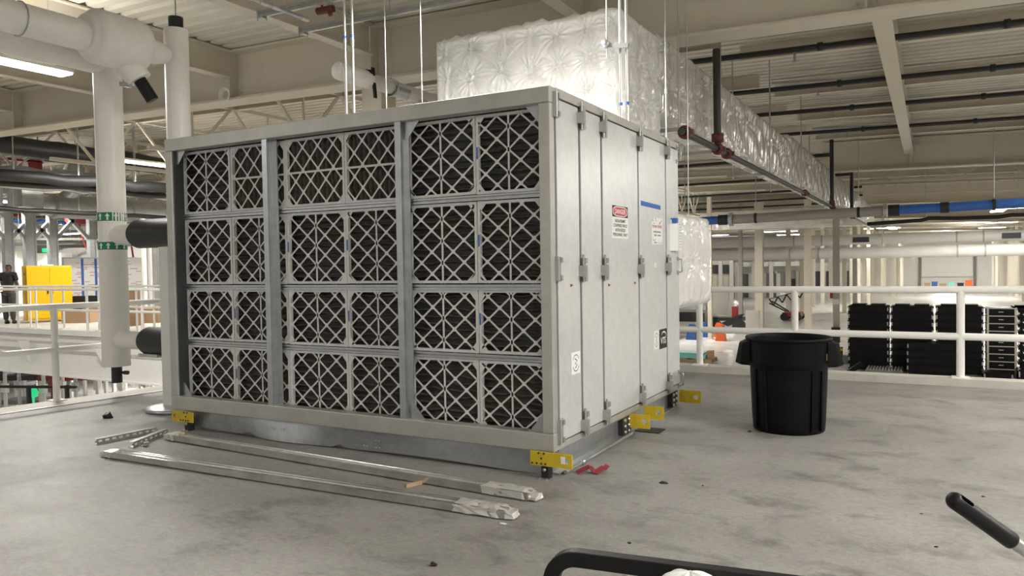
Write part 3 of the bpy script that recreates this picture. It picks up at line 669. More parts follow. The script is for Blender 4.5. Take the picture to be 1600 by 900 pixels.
# ------------------------------------------------------------ pipes and services near the unit
def bolts_ring(b, c, r, axis, n=6): pass
px1, py1 = -8.50, 5.65
t = thing('vertical_pipe', 'tall white insulated vertical pipe with two green arrow bands', 'pipe', (px1, py1, .12))
b = MB(); b.tube([(px1, py1, .33), (px1, py1, 1.3), (px1 + .004, py1, 2.4), (px1, py1, 3.90)], .155, 28); b.tube([(px1, -2, 3.93), (px1, 5.45, 3.93), (px1, py1 + .02, 3.90)], [.172, .172, .157], 28); b.part('pipe_jacket', M['insul'], t)
b = MB(); b.tube([(px1, py1, .34), (px1, py1, .13)], .06, 16); b.tube([(px1, py1 + .0, .25), (px1 + .13, py1 + .04, .25)], .016, 8); b.tube([(px1 + .1, py1 + .03, .25), (px1 + .15, py1 + .045, .25)], .024, 8); b.part('drain_stub', M['rubber'], t)
for z, h in ((2.095, .05), (1.755, .045)):
    b = MB(); b.tube([(px1, py1, z - h), (px1, py1, z + h)], .1575, 32, caps=False); o = b.part('flow_band', M['green'], t); o['label'] = 'green band of white arrows pointing up'
    for k in range(11):
        a = 2 * math.pi * k / 11 + .25; n = Vector((math.cos(a), math.sin(a), 0)); u = Vector((-math.sin(a), math.cos(a), 0)); c = Vector((px1, py1, z)) + n * .158
        b = MB(); s = h * .8; b.prism([(-.010, -s), (.010, -s), (.010, .15 * s), (.027, .1 * s), (0, s), (-.027, .1 * s), (-.010, .15 * s)], c, u, (0, 0, 1), n * .002); b.part('flow_arrow', M['paper'], o)
for z, xs_, r2 in ((1.88, float(ony(210, 365, py1)[0]), .165), (.65, float(ony(226, 537, py1)[0]), .16)):
    b = MB(); b.tube([(px1 + .1, py1, z), (xs_ + .05, py1, z)], .118 if z > 1 else .105, 20); b.part('branch_jacket', M['insul'], t)
    b = MB(); b.tube([(xs_, py1, z), (xs_ + .03, py1, z), (xs_ + .09, py1, z), (-6.16, py1, z)], [.09, .135, r2, r2], 24); o = b.part('rubber_sleeve', M['rubber'], t)
b = MB(); b.box(-7.95, -7.62, py1 - .1, py1 + .1, .475, .51); b.part('branch_bracket', M['galv'], t)
KX = -7.9
def KZ(z): return 1.45 + (z - 1.45) * .975
t = thing('pipe_header', 'white insulated header pipe with a fat valve jacket at the upper left', 'pipe', (KX, 4.9, 3.8))
b = MB(); b.tube([(KX, -2, KZ(4.03)), (KX, 5.1, KZ(4.03))], .161, 28); b.tube([(KX, 5.6, KZ(4.06)), (KX, 5.85, KZ(4.06)), (KX, 6.0, KZ(4.06))], [.15, .14, .10], 24); b.part('pipe_jacket', M['insul'], t)
b = MB(); b.lathe([(.0, 4.99), (.195, 4.99), (.215, 5.01), (.229, 5.045), (.244, 5.05), (.283, 5.09), (.293, 5.13), (.293, 5.58), (.278, 5.65), (.2, 5.68), (0, 5.68)], (KX, 0, KZ(4.06)), 36, 'y'); b.part('valve_jacket', M['insul'], t)
b = MB(); b.tube([(KX, 5.48, KZ(3.86)), (KX + .08, 5.58, KZ(3.66))], .141, 22); b.part('stem_jacket', M['insul'], t)
b = MB(); b.tube([(KX + .07, 5.58, KZ(3.68)), (KX + .15, 5.69, KZ(3.44))], .07, 18); b.part('valve_actuator', M['black'], t)
b = MB(); b.obox((KX - .02, 5.48, KZ(3.60)), (.14, .0, -.03), (0, .06, 0), (0, 0, .05)); b.part('valve_bracket', M['galv'], t)
for y in (4.34, 2.3): b = MB(); b.tube([(KX, y, KZ(4.2)), (KX, y, 5.6)], .007, 6); b.part('hanger_rod', M['galv'], t); b = MB(); b.tube([(KX + .171 * math.cos(a * math.pi / 8), y, KZ(4.03) + .171 * math.sin(a * math.pi / 8)) for a in range(17)], .007, 6); b.part('clevis_hanger', M['galv'], t)
t = thing('riser_pipe', 'white insulated vertical pipe with black top beside the left corner of the unit', 'pipe', (KX, 6.14, 1.7))
b = MB(); b.tube([(KX, 6.14, 1.72), (KX, 6.14, 3.2), (KX, 6.14, KZ(4.40))], .138, 26); b.part('pipe_jacket', M['insul'], t)
b = MB(); b.tube([(KX, 6.14, KZ(4.40)), (KX, 6.14, KZ(4.55))], .083, 18); b.part('pipe_top', M['rubber'], t)
b = MB(); b.tube([(KX, 6.14, 1.86), (-6.14, 6.14, 1.86)], .13, 18); b.part('branch_jacket', M['insul'], t)
MB().tube([(KX, 6.14, KZ(4.55)), (KX, 6.14, 5.6)], .008, 6).part('hanger_rod', M['galv'], t)
t = thing('support_post', 'white post at the left edge of the unit on a rounded grey base', 'post', (-6.98, 5.25, 0))
b = MB(); b.box(-7.05, -6.91, 5.19, 5.31, .03, 1.70); b.box(-6.91, -6.86, 5.23, 5.27, .03, 1.70); b.part('post', M['white'], t)
b = MB(); b.lathe([(0, 0), (.30, 0), (.31, .015), (.30, .04), (.26, .045), (0, .05)], (-6.90, 5.25, 0), 28); b.part('base', M['galv'], t)
# capped insulated pipe hung beside the column
t = thing('capped_pipe', 'white capped insulated pipe hanging under the girder behind the filter unit', 'pipe', (-7.1, 8.9, 4.0))
b = MB(); b.lathe([(0, 8.05), (.10, 8.055), (.122, 8.08), (.125, 8.6), (.127, 8.61), (.127, 8.75), (.108, 8.76), (.108, 11.2), (0, 11.2)], (-7.1, 0, 4.15), 24, 'y'); b.part('pipe_jacket', M['insul'], t)
b = MB(); b.tube([(-7.1, 10.05, 4.15), (-7.1, 10.05, 3.0), (-7.1, 10.05, 2.1)], .09, 16); b.lathe([(.0, -.02), (.16, -.02), (.16, .06), (0, .06)], (-7.1, 10.05, 3.98), 16); b.part('drop_jacket', M['insul'], t)
b = MB(); b.obox((-7.0, 8.72, 4.10), (.03, 0, 0), (0, .05, 0), (-.01, .06, -.42)); b.tube([(-7.1, 8.66, 4.26), (-6.99, 8.68, 4.24)], .035, 10); b.part('valve_lever', M['black'], t)
b = MB(); b.tube([(-7.1 + .13 * math.cos(a * math.pi / 10), 9.25, 4.15 + .13 * math.sin(a * math.pi / 10)) for a in range(20)], .010, 6, closed=True); b.part('clevis_hanger', M['galv'], t)
MB().tube([(-7.1, 9.25, 4.28), (-7.1, 9.25, 5.58)], .008, 6).part('hanger_rod', M['galv'], t)
b = MB(); b.tube([(-7.1, 9.22, 4.13), (-7.1, 9.60, 4.13)], .113, 20, caps=False); b.part('hanger_saddle', M['galv'], t)
# controls box on the far roof edge
t = thing('control_box', 'small dark control box on the unit roof left of the foil duct', 'control box', (-4.95, 6.5, 2.645))
b = MB(); b.box(-5.05, -4.75, 6.4, 6.6, 2.65, 2.83); b.part('enclosure', M['black'], t, .008)
b = MB(); b.tube([(-5.06, 6.42, 2.65), (-5.08, 6.42, 2.85), (-5.02, 6.42, 2.88), (-4.98, 6.42, 2.82)], .012, 6); b.part('cable', M['galv'], t)
b = MB(); b.obox((-4.62, 6.5, 2.72), (.26, 0, -.05), (0, .06, 0), (0, 0, .03)); b.part('bracket', M['dsteel'], t)
# conduit drops
def conduits(name, label, xs, y, z0, z1, r, bandz):
    t = thing(name, label, 'conduit', (xs[0], y, z0))
    for x in xs:
        MB().tube([(x, y, z0), (x, y, z1)], r, 12).part('conduit', M['zinc'], t)
        for z in bandz:
            MB().tube([(x, y, z - .012), (x, y, z + .012)], r * 1.25, 12).part('tape_band', M['bluetape'], t)
            MB().tube([(x, y, z - .09), (x, y, z - .03)], r * 1.35, 12).part('coupling', M['zinc'], t)
    return t
conduits('conduit_pair', 'pair of shiny conduits dropping to the roof of the unit left of the foil duct', (-4.83, -4.74), 5.6, 2.645, 5.55, .014, (3.62,))
t = conduits('conduit_pair', 'pair of shiny conduits dropping to the roof edge of the unit before the foil riser', (-2.30, -2.243), 6.15, 2.65, 5.44, .0125, (2.80,))
b = MB(); b.bar((-2.42, 6.11, 3.30), (-2.21, 6.11, 3.27), .035, .04); b.tube([(-2.40, 6.10, 3.20), (-2.40, 6.10, 5.5)], .006, 6); b.lathe([(0, -.02), (.035, -.02), (.035, .02), (0, .02)], (-2.41, 6.09, 3.31), 10, 'y'); b.part('strut_clamp', M['galv'], t)
def rod(x, y, z0, z1, label, r=.006, ma='galv', group=None):
    b = MB(); b.tube([(x, y, z0), (x, y, z1)], r, 8); b.tube([(x, y, z0 + .45), (x, y, z0 + .50)], r * 1.8, 8)
    return b.thing('threaded_rod', M[ma], label, 'rod', (x, y, z0), group)
for px, lb in ((603, 'thin bright rod reaching the unit roof just right of the conduit pair'), (659, 'thin rod above the unit roof left of the control box')):
    q = ony(px, 120, 5.9); rod(q[0], 5.9, 2.65, 5.58, lb, .005)
q = onx(1040, 120, -2.27); rod(-2.27, q[1], 2.65, 5.5, 'bright thick rod standing on the unit roof edge before the foil duct', .008)
# the long rod at the far corner
q = onx(1075, 250, -2.55); rod(-2.55, q[1], .92, 5.5, 'long bright rod hanging past the far corner of the filter unit', .007)
# duct hangers: trapeze strut with two rods
for i, (px, lb) in enumerate(((1058, 'nearest'), (1124, 'second'), (1201, 'third'), (1250, 'fourth'), (1300, 'fifth'), (1332, 'farthest'))):
    q = onx(px, 150, -2.80); y = float(q[1]); zb = 3.19 + (0.0 if y < 12 else .05 if y < 19 else .1 if y < 31 else .17)
    t = thing('duct_hanger', '%s strut hanger carrying the long foil duct' % lb, 'hanger', (-4.1, y, zb - .05), 'strut hangers under the foil duct')
    b = MB(); b.bar((-3.62, y, zb - .06), (-2.70, y, zb - .06), .045, .045); b.part('strut', M['galvd'], t)
    for x in (-3.5, -2.78): MB().tube([(x, y, zb - .11), (x, y, 4.60 + RZ(x) if 10.4 < y < 11 else 5.6)], .007 + .0004 * y, 8).part('rod', M['galvd'], t)
# sprinkler main under the duct edge with its drops
zs = 3.05
t = thing('sprinkler_main', 'black sprinkler pipe with red couplings under the right edge of the foil duct', 'pipe', (-2.66, 9.2, zs))
b = MB(); b.tube([(-2.66, 9.2, zs), (-2.66, 49, zs + .1)], .045, 14); b.part('pipe', M['pipeblack'], t)
for y in (9.3, 10.95, 11.5, 19.5, 25.3, 32): b = MB(); b.lathe([(.05, -.06), (.078, -.055), (.085, -.02), (.085, .02), (.078, .055), (.05, .06)], (-2.65, y, zs + (y - 9.2) * .0025), 14, 'y'); b.box(-2.66 + .07, -2.66 + .12, y - .03, y + .03, zs - .03, zs + .03); b.part('coupling', M['maroon'], t)
for y, z1 in ((10.95, 4.46), (25.3, 5.2), (32.0, 5.15)):
    MB().tube([(-2.65, y, zs + .05), (-2.66, y, z1)], .052 if y < 12 else .06, 14).part('drop_pipe', M['pipeblack'], t)
    b = MB(); b.lathe([(.05, -.07), (.085, -.06), (.085, .06), (.05, .07)], (-2.65, y, zs + .16), 14); b.part('coupling', M['maroon'], t)
# cross struts clamped under the roof beam, near left
for i, (p, y) in enumerate((((475, 47), 0), ((410, 22), 1))):
    q = onz(*p, 5.02); b = MB(); x0, y0 = q[0], q[1]
    for dz in (0, .045): b.bar((x0 - .1, y0, 5.00 + dz), (-3.9, y0 + .15, 4.99 + dz), .042, .040)
    t = b.thing('strut_channel', M['galv'], ('double galvanised strut clamped under the roof beam, nearer the girder', 'double galvanised strut clamped under the roof beam, at the top edge of the view')[i], 'strut')
    c = MB(); c.box(x0 - .05, x0 + .04, y0 - .04, y0 + .04, 4.955, 4.978); c.tube([(x0 - .06, y0 - .035, 4.93), (x0 - .06, y0 - .035, 5.09)], .008, 6); c.tube([(x0 + .04, y0 + .035, 4.93), (x0 + .04, y0 + .035, 5.09)], .008, 6); o = c.part('beam_clamp', M['galv'], t)
t = thing('cable_conduit', 'galvanised conduit with couplings ending beside the roof beam at the top edge', 'conduit', (-7.3, 7.5, 4.85))
e = onz(482, 31, 4.88); b = MB(); b.tube([(e[0], 2, 4.88), (e[0], e[1], 4.88)], .028, 14); b.part('conduit', M['galv'], t)
for d in (.02, .55, .75, 1.0): b = MB(); b.tube([(e[0], e[1] - d - .12, 4.88), (e[0], e[1] - d, 4.88)], .036, 14); b.part('coupling', M['zinc'], t)
b = MB(); b.tube([(e[0], e[1] - .4, 4.88), (e[0], e[1] - .4, 5.58)], .007, 6); b.part('hanger_rod', M['galv'], t)
q = onz(505, 16, 4.95); b = MB(); b.tube([(q[0] - .1, q[1], 4.95), (q[0] + .16, q[1] + .02, 4.95)], .05, 12); b.tube([(q[0] - .02, q[1], 4.95), (q[0] - .02, q[1], 5.62)], .014, 8); b.tube([(q[0] + .1, q[1], 4.95), (q[0] + .13, q[1], 4.86)], .03, 8); b.thing('sprinkler_tee', M['maroon'], 'dull red pipe tee above the strut at the top edge', 'pipe fitting')
# coiled cable hung at the girder bottom, left
b = MB(); q = ony(352, 146, 10.4)
for k in range(4): b.tube([(q[0] + (.09 + .02 * k) * math.cos(a / 20 * 2 * math.pi), q[1] - .012 * k, q[2] - .03 + (.09 + .015 * k) * math.sin(a / 20 * 2 * math.pi)) for a in range(20)], .006, 6, closed=True)
b.thing('coiled_cable', M['white'], 'pale coiled cable hanging on the lower edge of the roof girder at left', 'cable')
# branch pipes of the sprinkler grid, along x under the roof
def heads(t, y, xs_, z):
    for x in xs_:
        b = MB(); b.tube([(x, y, z + RZ(x)), (x, y, z - .16 + RZ(x))], .02, 8); b.lathe([(0, -.02), (.05, -.015), (.05, 0), (0, 0)], (x, y, z - .16 + RZ(x)), 8); b.part('sprinkler_head', M['galvd'], t)
SG = 'sprinkler branch pipes under the roof'
for i, yy in enumerate((47, 112, 154, 191)):
    y = float(onz(1500, yy, 5.08 - .15)[1]); t = thing('sprinkler_branch', '%s black sprinkler pipe crossing under the roof of the right bay, counted from the girder' % ORD[i + 1], 'pipe', (3, y, 5.0), SG)
    b = MB(); b.tube([(-5, y, 5.08 + RZ(-5)), (26, y, 5.08 + RZ(26))], .05, 12); b.part('pipe', M['pipeblack'], t)
    for x in (-1.6, 1.0): b = MB(); b.lathe([(.05, -.05), (.072, -.04), (.072, .04), (.05, .05)], (x, y, 5.08 + RZ(x)), 10, 'x'); b.part('coupling', M['dsteel'], t)
    heads(t, y, (-2.0, 2.4, 5.5), 5.05)
    for x in (-4.6, -.66, 3.14): b = MB(); b.tube([(x, y, 5.1 + RZ(x)), (x, y, 5.58 + RZ(x))], .01, 6); b.part('hanger_rod', M['galvd'], t)
for i, yy in enumerate((257, 287, 306, 318, 327)):
    y = float(onz(1100, yy, 5.1)[1]); t = thing('sprinkler_branch', '%s black sprinkler pipe seen below the foil duct, counted from the nearest' % ORD[i + 1], 'pipe', (-10, y, 5.0), SG)
    b = MB(); b.tube([(-26, y, 5.05 + RZ(-8)), (-3.0, y, 5.05 + RZ(-8))], .06, 10); b.part('pipe', M['pipeblack'], t); heads(t, y, (-9.5, -12.5, -6.2), 5.15)
    for x in (-24, -12, -5): b = MB(); b.tube([(x, y, 5.1 + RZ(-8)), (x, y, 5.58 + RZ(x))], .012, 6); b.part('hanger_rod', M['galvd'], t)
y = float(onz(1450, 302, 5.1)[1]); t = thing('sprinkler_branch', 'black sprinkler pipe behind the second roof girder above the blue pipe', 'pipe', (5, y, 5.0), SG)
MB().tube([(-2.6, y, 4.95), (30, y, 4.75)], .09, 10).part('pipe', M['pipeblack'], t)
for x in (0, 12, 24): MB().tube([(x, y, 5.0), (x, y, 5.55 + RZ(x))], .015, 6).part('hanger_rod', M['galvd'], t)
# grey and blue mains hung across the hall
yb = 25.2
t = thing('water_main', 'grey insulated pipe joined to bright blue pipe, hung across the hall below the duct', 'pipe', (-1, yb, 2.7))
zz = lambda x: 2.85 + .014 * (x + 4)
b = MB(); b.tube([(-5.6, yb, zz(-5.6)), (-1.25, yb, zz(-1.25))], .15, 20); b.part('grey_pipe', M['greypipe'], t)
b = MB(); b.tube([(-1.05, yb, zz(-1.05)), (8, yb, zz(8))], .135, 20); b.part('blue_pipe', M['bluepipe'], t)
b = MB(); b.tube([(-9, yb, zz(-9)), (-5.75, yb, zz(-5.75))], .135, 20); b.part('blue_pipe', M['bluepipe'], t)
for x, r, l in ((-5.68, .22, .12), (-1.18, .22, .10), (-.95, .17, .30), (-5.95, .17, .28), (.35, .16, .22)): b = MB(); b.tube([(x - l / 2, yb, zz(x)), (x + l / 2, yb, zz(x))], r, 18); b.part('flange', M['dsteel'] if r < .20 else M['galvd'], t)
for x in (-7.2, -4.9, -1.9, 1.55, 5):
    b = MB(); b.tube([(x, yb, zz(x) + .2), (x, yb, 5.55 + RZ(x))], .014, 6); b.part('hanger_rod', M['galvd'], t)
    b = MB(); b.tube([(x - .04, yb, zz(x)), (x + .04, yb, zz(x))], .165, 18); b.part('pipe_clamp', M['pipeblack'], t)
yk = 33.8; t = thing('insulated_line', 'black insulated pipe running sagging to the right below the blue pipe', 'pipe', (3, yk, 2.7))
b = MB(); pts = [ony(px, py, yk) for px, py in ((1355, 350), (1400, 347), (1440, 344), (1452, 341), (1500, 341), (1560, 339), (1580, 336), (1620, 335), (1700, 331))]; b.tube(pts, .075, 12); b.part('pipe', M['rubber'], t)
for px, py in ((1447, 341), (1590, 335)): q = ony(px, py, yk); b = MB(); b.tube([q, (q[0], yk, 5.55 + RZ(q[0]))], .014, 6); b.part('hanger_rod', M['galvd'], t)
# ------------------------------------------------------------ railings
def railing(name, label, pts, zs_, posts, r, z0, ma='white', loop=False, rp=None):
    a, c = Vector(pts[0]), Vector(pts[1]); t = thing(name, label, 'railing', (a.x, a.y, z0)); zt, zm = zs_
    if loop:
        d = (c - a).normalized(); k = .10; top = Vector((0, 0, zt)); lo = Vector((0, 0, zm)); pl = [c + top, a + d * k + top]
        pl += [a + d * (k - k * math.sin(x)) + Vector((0, 0, zt - k + k * math.cos(x))) for x in [i * math.pi / 10 for i in range(1, 6)]]
        pl += [a + d * (k - k * math.cos(x)) + Vector((0, 0, zm + k - k * math.sin(x))) for x in [i * math.pi / 10 for i in range(0, 6)]] + [c + lo]
        MB().tube(pl, r, 14).part('rail', M[ma], t)
    else:
        for z in zs_: MB().tube([a + Vector((0, 0, z)), c + Vector((0, 0, z))], r, 14).part('rail', M[ma], t)
    for u in posts:
        p = a.lerp(c, u); MB().tube([(p.x, p.y, z0), (p.x, p.y, zt)], rp or r, 14).part('post', M[ma], t)
        if z0 > -1: b = MB(); b.box(p.x - .09, p.x + .09, p.y - .07, p.y + .07, z0, z0 + .012); b.part('base_plate', M[ma], t)
    return t
L = 8.0
railing('guard_railing', 'white pipe railing along the back edge behind the black bin', ((-3.2, 10.05, 0), (8.0, 10.05, 0)), (1.09, .555), [(x + 3.2) / 11.2 for x in (-2.69, -1.49, .30, 2.1, 3.9, 5.7)], .042, .085)
d = Vector((EL(8) - EL(0), 8, 0)).normalized(); a = Vector((EL(4.55) - .57, 4.55, 0))
railing('guard_railing', 'white pipe railing with a rounded end behind the arrow banded pipe', (a, a + d * 5.2), (1.06, .56), [.115, .48, .85], .034, -.03, loop=True, rp=.038)
# ------------------------------------------------------------ bin
bx, by = -1.075, 6.88; ang = math.atan2(.153, .988); t = thing('trash_bin', 'large round black plastic bin with two side handles, standing empty by the railing', 'bin', (bx, by, 0))
b = MB(); b.lathe([(0, 0.012), (.25, .012), (.26, 0), (.285, 0), (.293, .012), (.300, .1), (.312, .40), (.3165, .535), (.319, .55), (.330, .565), (.333, .60), (.341, .765), (.343, .772), (.353, .776), (.357, .786), (.353, .799), (.340, .802), (.332, .796), (.329, .77), (.305, .40), (.283, .03), (0, .028)], (bx, by, 0), 64); b.part('bin_body', M['binblack'], t)
for k in range(4):
    a0 = ang + math.pi / 4 + k * math.pi / 2
    # long raised venting rib beside each face
    b = MB(); pts = []
    for dA in (-.17, .17): b.bar((bx + .306 * math.cos(a0 + dA), by + .306 * math.sin(a0 + dA), .03), (bx + .3165 * math.cos(a0 + dA), by + .3165 * math.sin(a0 + dA), .53), .012, .022, (math.cos(a0), math.sin(a0), 0))
    b.part('side_rib', M['binblack'], t)
for s in (-1, 1):
    u = Vector((math.cos(ang), math.sin(ang), 0)) * s; w = Vector((-math.sin(ang), math.cos(ang), 0)); c0 = Vector((bx, by, 0)); b = MB()
    n = 12; hw = .155
    def q(rr, v, z): return c0 + u * rr + w * v + Vector((0, 0, z))
    rows = []
    for v, f in ((-hw, .0), (-hw * .8, .75), (-hw * .4, 1.0), (hw * .4, 1.0), (hw * .8, .75), (hw, .0)):
        base = math.sqrt(max(.33 ** 2 - v * v, 0))
        rows.append([q(base + .012, v, .775), q(base + .02 + .058 * f, v, .765 - .02 * f), q(base + .02 + .092 * f, v, .575), q(base + .02 + .062 * f, v, .56), q(base + .012 + .028 * f, v, .72)])
    vs = [p for r_ in rows for p in r_]; fs = []
    for i in range(len(rows) - 1):
        for j in range(4): fs.append((i * 5 + j, i * 5 + j + 1, (i + 1) * 5 + j + 1, (i + 1) * 5 + j))
        fs.append((i * 5 + 4, i * 5, (i + 1) * 5, (i + 1) * 5 + 4))
    b.add(vs, fs); b.part('handle', M['binblack'], t)
b = MB(); n = Vector((math.cos(ang - .42), math.sin(ang - .42), 0)); w = Vector((-n.y, n.x, 0)); c = Vector((bx, by, .645)) + n * .337; b.obox(c, w * .04, n * .004, (0, 0, .055)); b.part('paper_tag', M['tan'], t)
# ------------------------------------------------------------ metal on the floor
def rail_piece(label, p, q, w=.115, h=.042):
    p, q = Vector(p), Vector(q); d = (q - p).normalized(); s = d.cross(Vector((0, 0, 1))); z0 = .008
    t = thing('metal_channel', label, 'metal channel', ((p.x + q.x) / 2, (p.y + q.y) / 2, 0))
    prof = [(-w / 2, 0), (-w / 2, h), (-w / 2 + .012, h), (-w / 2 + .016, h - .010), (-.012, h - .010), (-.008, h + .006), (.006, h + .006), (.010, h - .006), (w / 2 - .016, h - .006), (w / 2 - .012, h + .004), (w / 2, h + .004), (w / 2, 0), (w / 2 - .006, 0), (w / 2 - .006, h - .018), (-w / 2 + .006, h - .018), (-w / 2 + .006, 0)]
    b = MB(); b.prism(prof, p + Vector((0, 0, z0)), s, (0, 0, 1), q - p); b.part('rail', M['steel'], t)
    for e, dd in ((p, -1), (q, 1)):                     # crumpled foil tape over each end
        rng = random.Random(int(abs(e.x) * 100)); b = MB(); L = .34 if dd > 0 else .10
        rings = 9; vs = []
        for i in range(rings):
            u = -L + (L + .05) * i / (rings - 1); k = 1.06 if u < 0 else .75
            for (x, z) in [(-w / 2, 0), (-w / 2, h * .55), (-w / 2, h), (0, h * 1.14), (w / 2, h), (w / 2, h * .55), (w / 2, 0), (0, -.02 * h)]:
                vs.append(e + d * (dd * u + rng.uniform(-.012, .012)) + s * (x * k + rng.uniform(-.005, .005)) + Vector((0, 0, max(.001, z0 + z * k + rng.uniform(-.004, .006)))))
        fs = [(i * 8 + j, i * 8 + (j + 1) % 8, (i + 1) * 8 + (j + 1) % 8, (i + 1) * 8 + j) for i in range(rings - 1) for j in range(8)] + [tuple(range(8)), tuple(range(8 * rings - 8, 8 * rings))]
        b.add(vs, fs); b.part('foil_wrap', M['foilb'], t)
    return t
a, c = onz(172, 703, .05), onz(795, 795, .05); rail_piece('long shiny metal channel lying on the floor, the one nearer the camera', (a[0], a[1], 0), (c[0], c[1], 0))
a, c = onz(268, 677, .05), onz(832, 768, .05); rail_piece('long shiny metal channel lying on the floor, the one nearer the filter unit', (a[0], a[1], 0), (c[0], c[1], 0))
def slotted(label, p, q, w=.045, h=.045, n=9):
    p, q = Vector(p), Vector(q); L = (q - p).length; d = (q - p) / L; s = d.cross(Vector((0, 0, 1))); b = MB(); z = Vector((0, 0, 1)); t_ = .003
    b.obox((p + q) / 2 + z * (h - t_ / 2), d * L, s * w, z * t_); b.obox((p + q) / 2 + z * t_ / 2, d * L, s * w, z * t_)
    f = s * (w / 2)
    b.obox((p + q) / 2 + f + z * h * .86, d * L, s * t_, z * h * .28); b.obox((p + q) / 2 + f + z * h * .18, d * L, s * t_, z * h * .36)
    for k in range(n + 1):
        b.obox(p + d * (L * k / n) + f + z * h * .54, d * (L / n * .45), s * t_, z * h * .36)
    return b.thing('slotted_strut', M['galv'], label, 'strut')
a, c = onz(149, 694, .0), onz(243, 675, .0); slotted('short slotted strut lying left of the long channels on the floor', (a[0], a[1], 0), (c[0], c[1], 0))
a, c = onz(205, 699, .0), onz(258, 678, .0); slotted('short slotted strut lying between the ends of the two long channels', (a[0], a[1], 0), (c[0], c[1], 0), n=7)
a = onz(222, 697, .0); b = MB(); b.box(a[0] - .05, a[0] + .05, a[1] - .012, a[1] + .012, 0, .006); b.box(a[0] + .03, a[0] + .05, a[1] - .012, a[1] + .03, .0, .035); b.box(a[0] - .05, a[0] - .03, a[1] - .012, a[1] + .02, .0, .03); b.thing('strut_bracket', M['galv'], 'small bent bracket lying at the tip of the short slotted strut', 'bracket')
a, c = onz(634, 762, 0), onz(662, 755, 0); b = MB(); b.bar((a[0], a[1], .012), (c[0], c[1], .012), .02, .024); b.thing('wood_stick', M['wood'], 'small wooden stick on the floor between the two long metal channels', 'stick')
# scraps
def scrap(label, px, py, size, ma, seed, flat=.35, name='debris_scrap'):
    q = onz(px, py, 0); rng = random.Random(seed); b = MB(); vs = []; n = 7
    for k, (r, z) in enumerate(((1, 0), (1, flat * .5), (.55, flat))):
        for j in range(n): a = 2 * math.pi * j / n + .3 * k; m_ = size * r * rng.uniform(.6, 1.15); vs.append((q[0] + m_ * math.cos(a), q[1] + m_ * .7 * math.sin(a), max(0, size * z * rng.uniform(.7, 1.3)) if z else 0))
    fs = [tuple(range(n))[::-1], tuple(range(2 * n, 3 * n))] + [(i * n + j, i * n + (j + 1) % n, (i + 1) * n + (j + 1) % n, (i + 1) * n + j) for i in range(2) for j in range(n)]
    b.add(vs, fs); return b.thing(name, M[ma], label, 'debris')
scrap('black scrap on the floor left of the filter unit near the ledge', 168, 653, .06, 'ink', 1, .9)
scrap('dark flat scrap on the floor between the filter unit and the black lever', 1037, 755, .03, 'ink', 2, .4)
scrap('round black cap on the floor left of the cart handle', 677, 884, .022, 'ink', 3, .7)
scrap('tiny black crumb above the cart handle', 983, 849, .012, 'ink', 4, .6)
scrap('tiny black crumb right of the flat dark scrap', 1098, 759, .008, 'ink', 5, .6)
scrap('small black scrap at the foot of the black bin', 1171, 675, .018, 'ink', 6, .8)
scrap('tiny black crumb beside the steel tube of the lever', 1463, 855, .011, 'ink', 7, .6)
b = MB(); rng = random.Random(3); q = onz(893, 735, 0); q[0] += .17
pts = [(q[0] - .10, q[1] - .06, .01), (q[0] - .03, q[1] + .01, .045), (q[0] + .02, q[1] - .03, .012), (q[0] + .05, q[1] + .06, .035), (q[0] + .03, q[1] + .13, .012), (q[0] + .03, q[1] + .18, .015)]
for i in range(len(pts) - 1): b.bar(pts[i], pts[i + 1], .05 - .004 * i, .004, (.4, .2, 1))
b.thing('red_tape', M['redtape'], 'crumpled red tape on the floor below the near yellow lug', 'tape')
scrap('long white paint smear on the floor at the tip of the nearer metal channel', 797, 806, .035, 'paper', 21, .02, 'paint_smear')
scrap('pale paint fleck on the floor just below the white smear', 787, 818, .022, 'paper', 22, .02, 'paint_smear')
scrap('tiny dark crumb on the floor at the right edge, by the far lever side', 1536, 776, .014, 'ink', 23, .3)
scrap('small dark crumb on the floor behind the lever grip', 1440, 803, .010, 'ink', 24, .3)
# ------------------------------------------------------------ cart handle and lever in the foreground
zh = .905
A, B_ = onz(862, 866, zh), onz(1100, 897, zh); A, B_ = Vector(A), Vector(B_); d = (B_ - A); d.z = 0; d.normalize(); B2 = A + d * .62; s = Vector((d.y, -d.x, 0))
t = thing('platform_cart', 'flat cart whose black bar handle rises into the bottom edge of the view', 'cart', (A.x + d.x * .31 + s.x * .35, A.y + d.y * .31 + s.y * .35, 0))
def rect_tube(b, pts, w, h, side):
    vs = []; n = len(pts)
    for i in range(n):
        tg = (pts[min(i + 1, n - 1)] - pts[max(0, i - 1)]).normalized(); u = side.cross(tg).normalized()
        for (e, f) in ((-1, -1), (1, -1), (1, 1), (-1, 1)): vs.append(pts[i] + side * (e * w / 2) + u * (f * h / 2))
    fs = [(i * 4 + j, i * 4 + (j + 1) % 4, (i + 1) * 4 + (j + 1) % 4, (i + 1) * 4 + j) for i in range(n - 1) for j in range(4)] + [(0, 3, 2, 1), (4 * n - 4, 4 * n - 3, 4 * n - 2, 4 * n - 1)]
    b.add(vs, fs)
R = .05; pl = [Vector((A.x, A.y, .20)), Vector((A.x, A.y, zh - R))]
pl += [A + d * (R - R * math.cos(x)) + Vector((0, 0, -R + R * math.sin(x))) for x in [i * math.pi / 16 for i in range(1, 9)]]
pl += [B2 - d * (R - R * math.sin(x)) + Vector((0, 0, -R + R * math.cos(x))) for x in [i * math.pi / 16 for i in range(0, 9)]] + [Vector((B2.x, B2.y, .20))]
b = MB(); rect_tube(b, pl, .026, .029, s); b.part('handle', M['black'], t, .002)
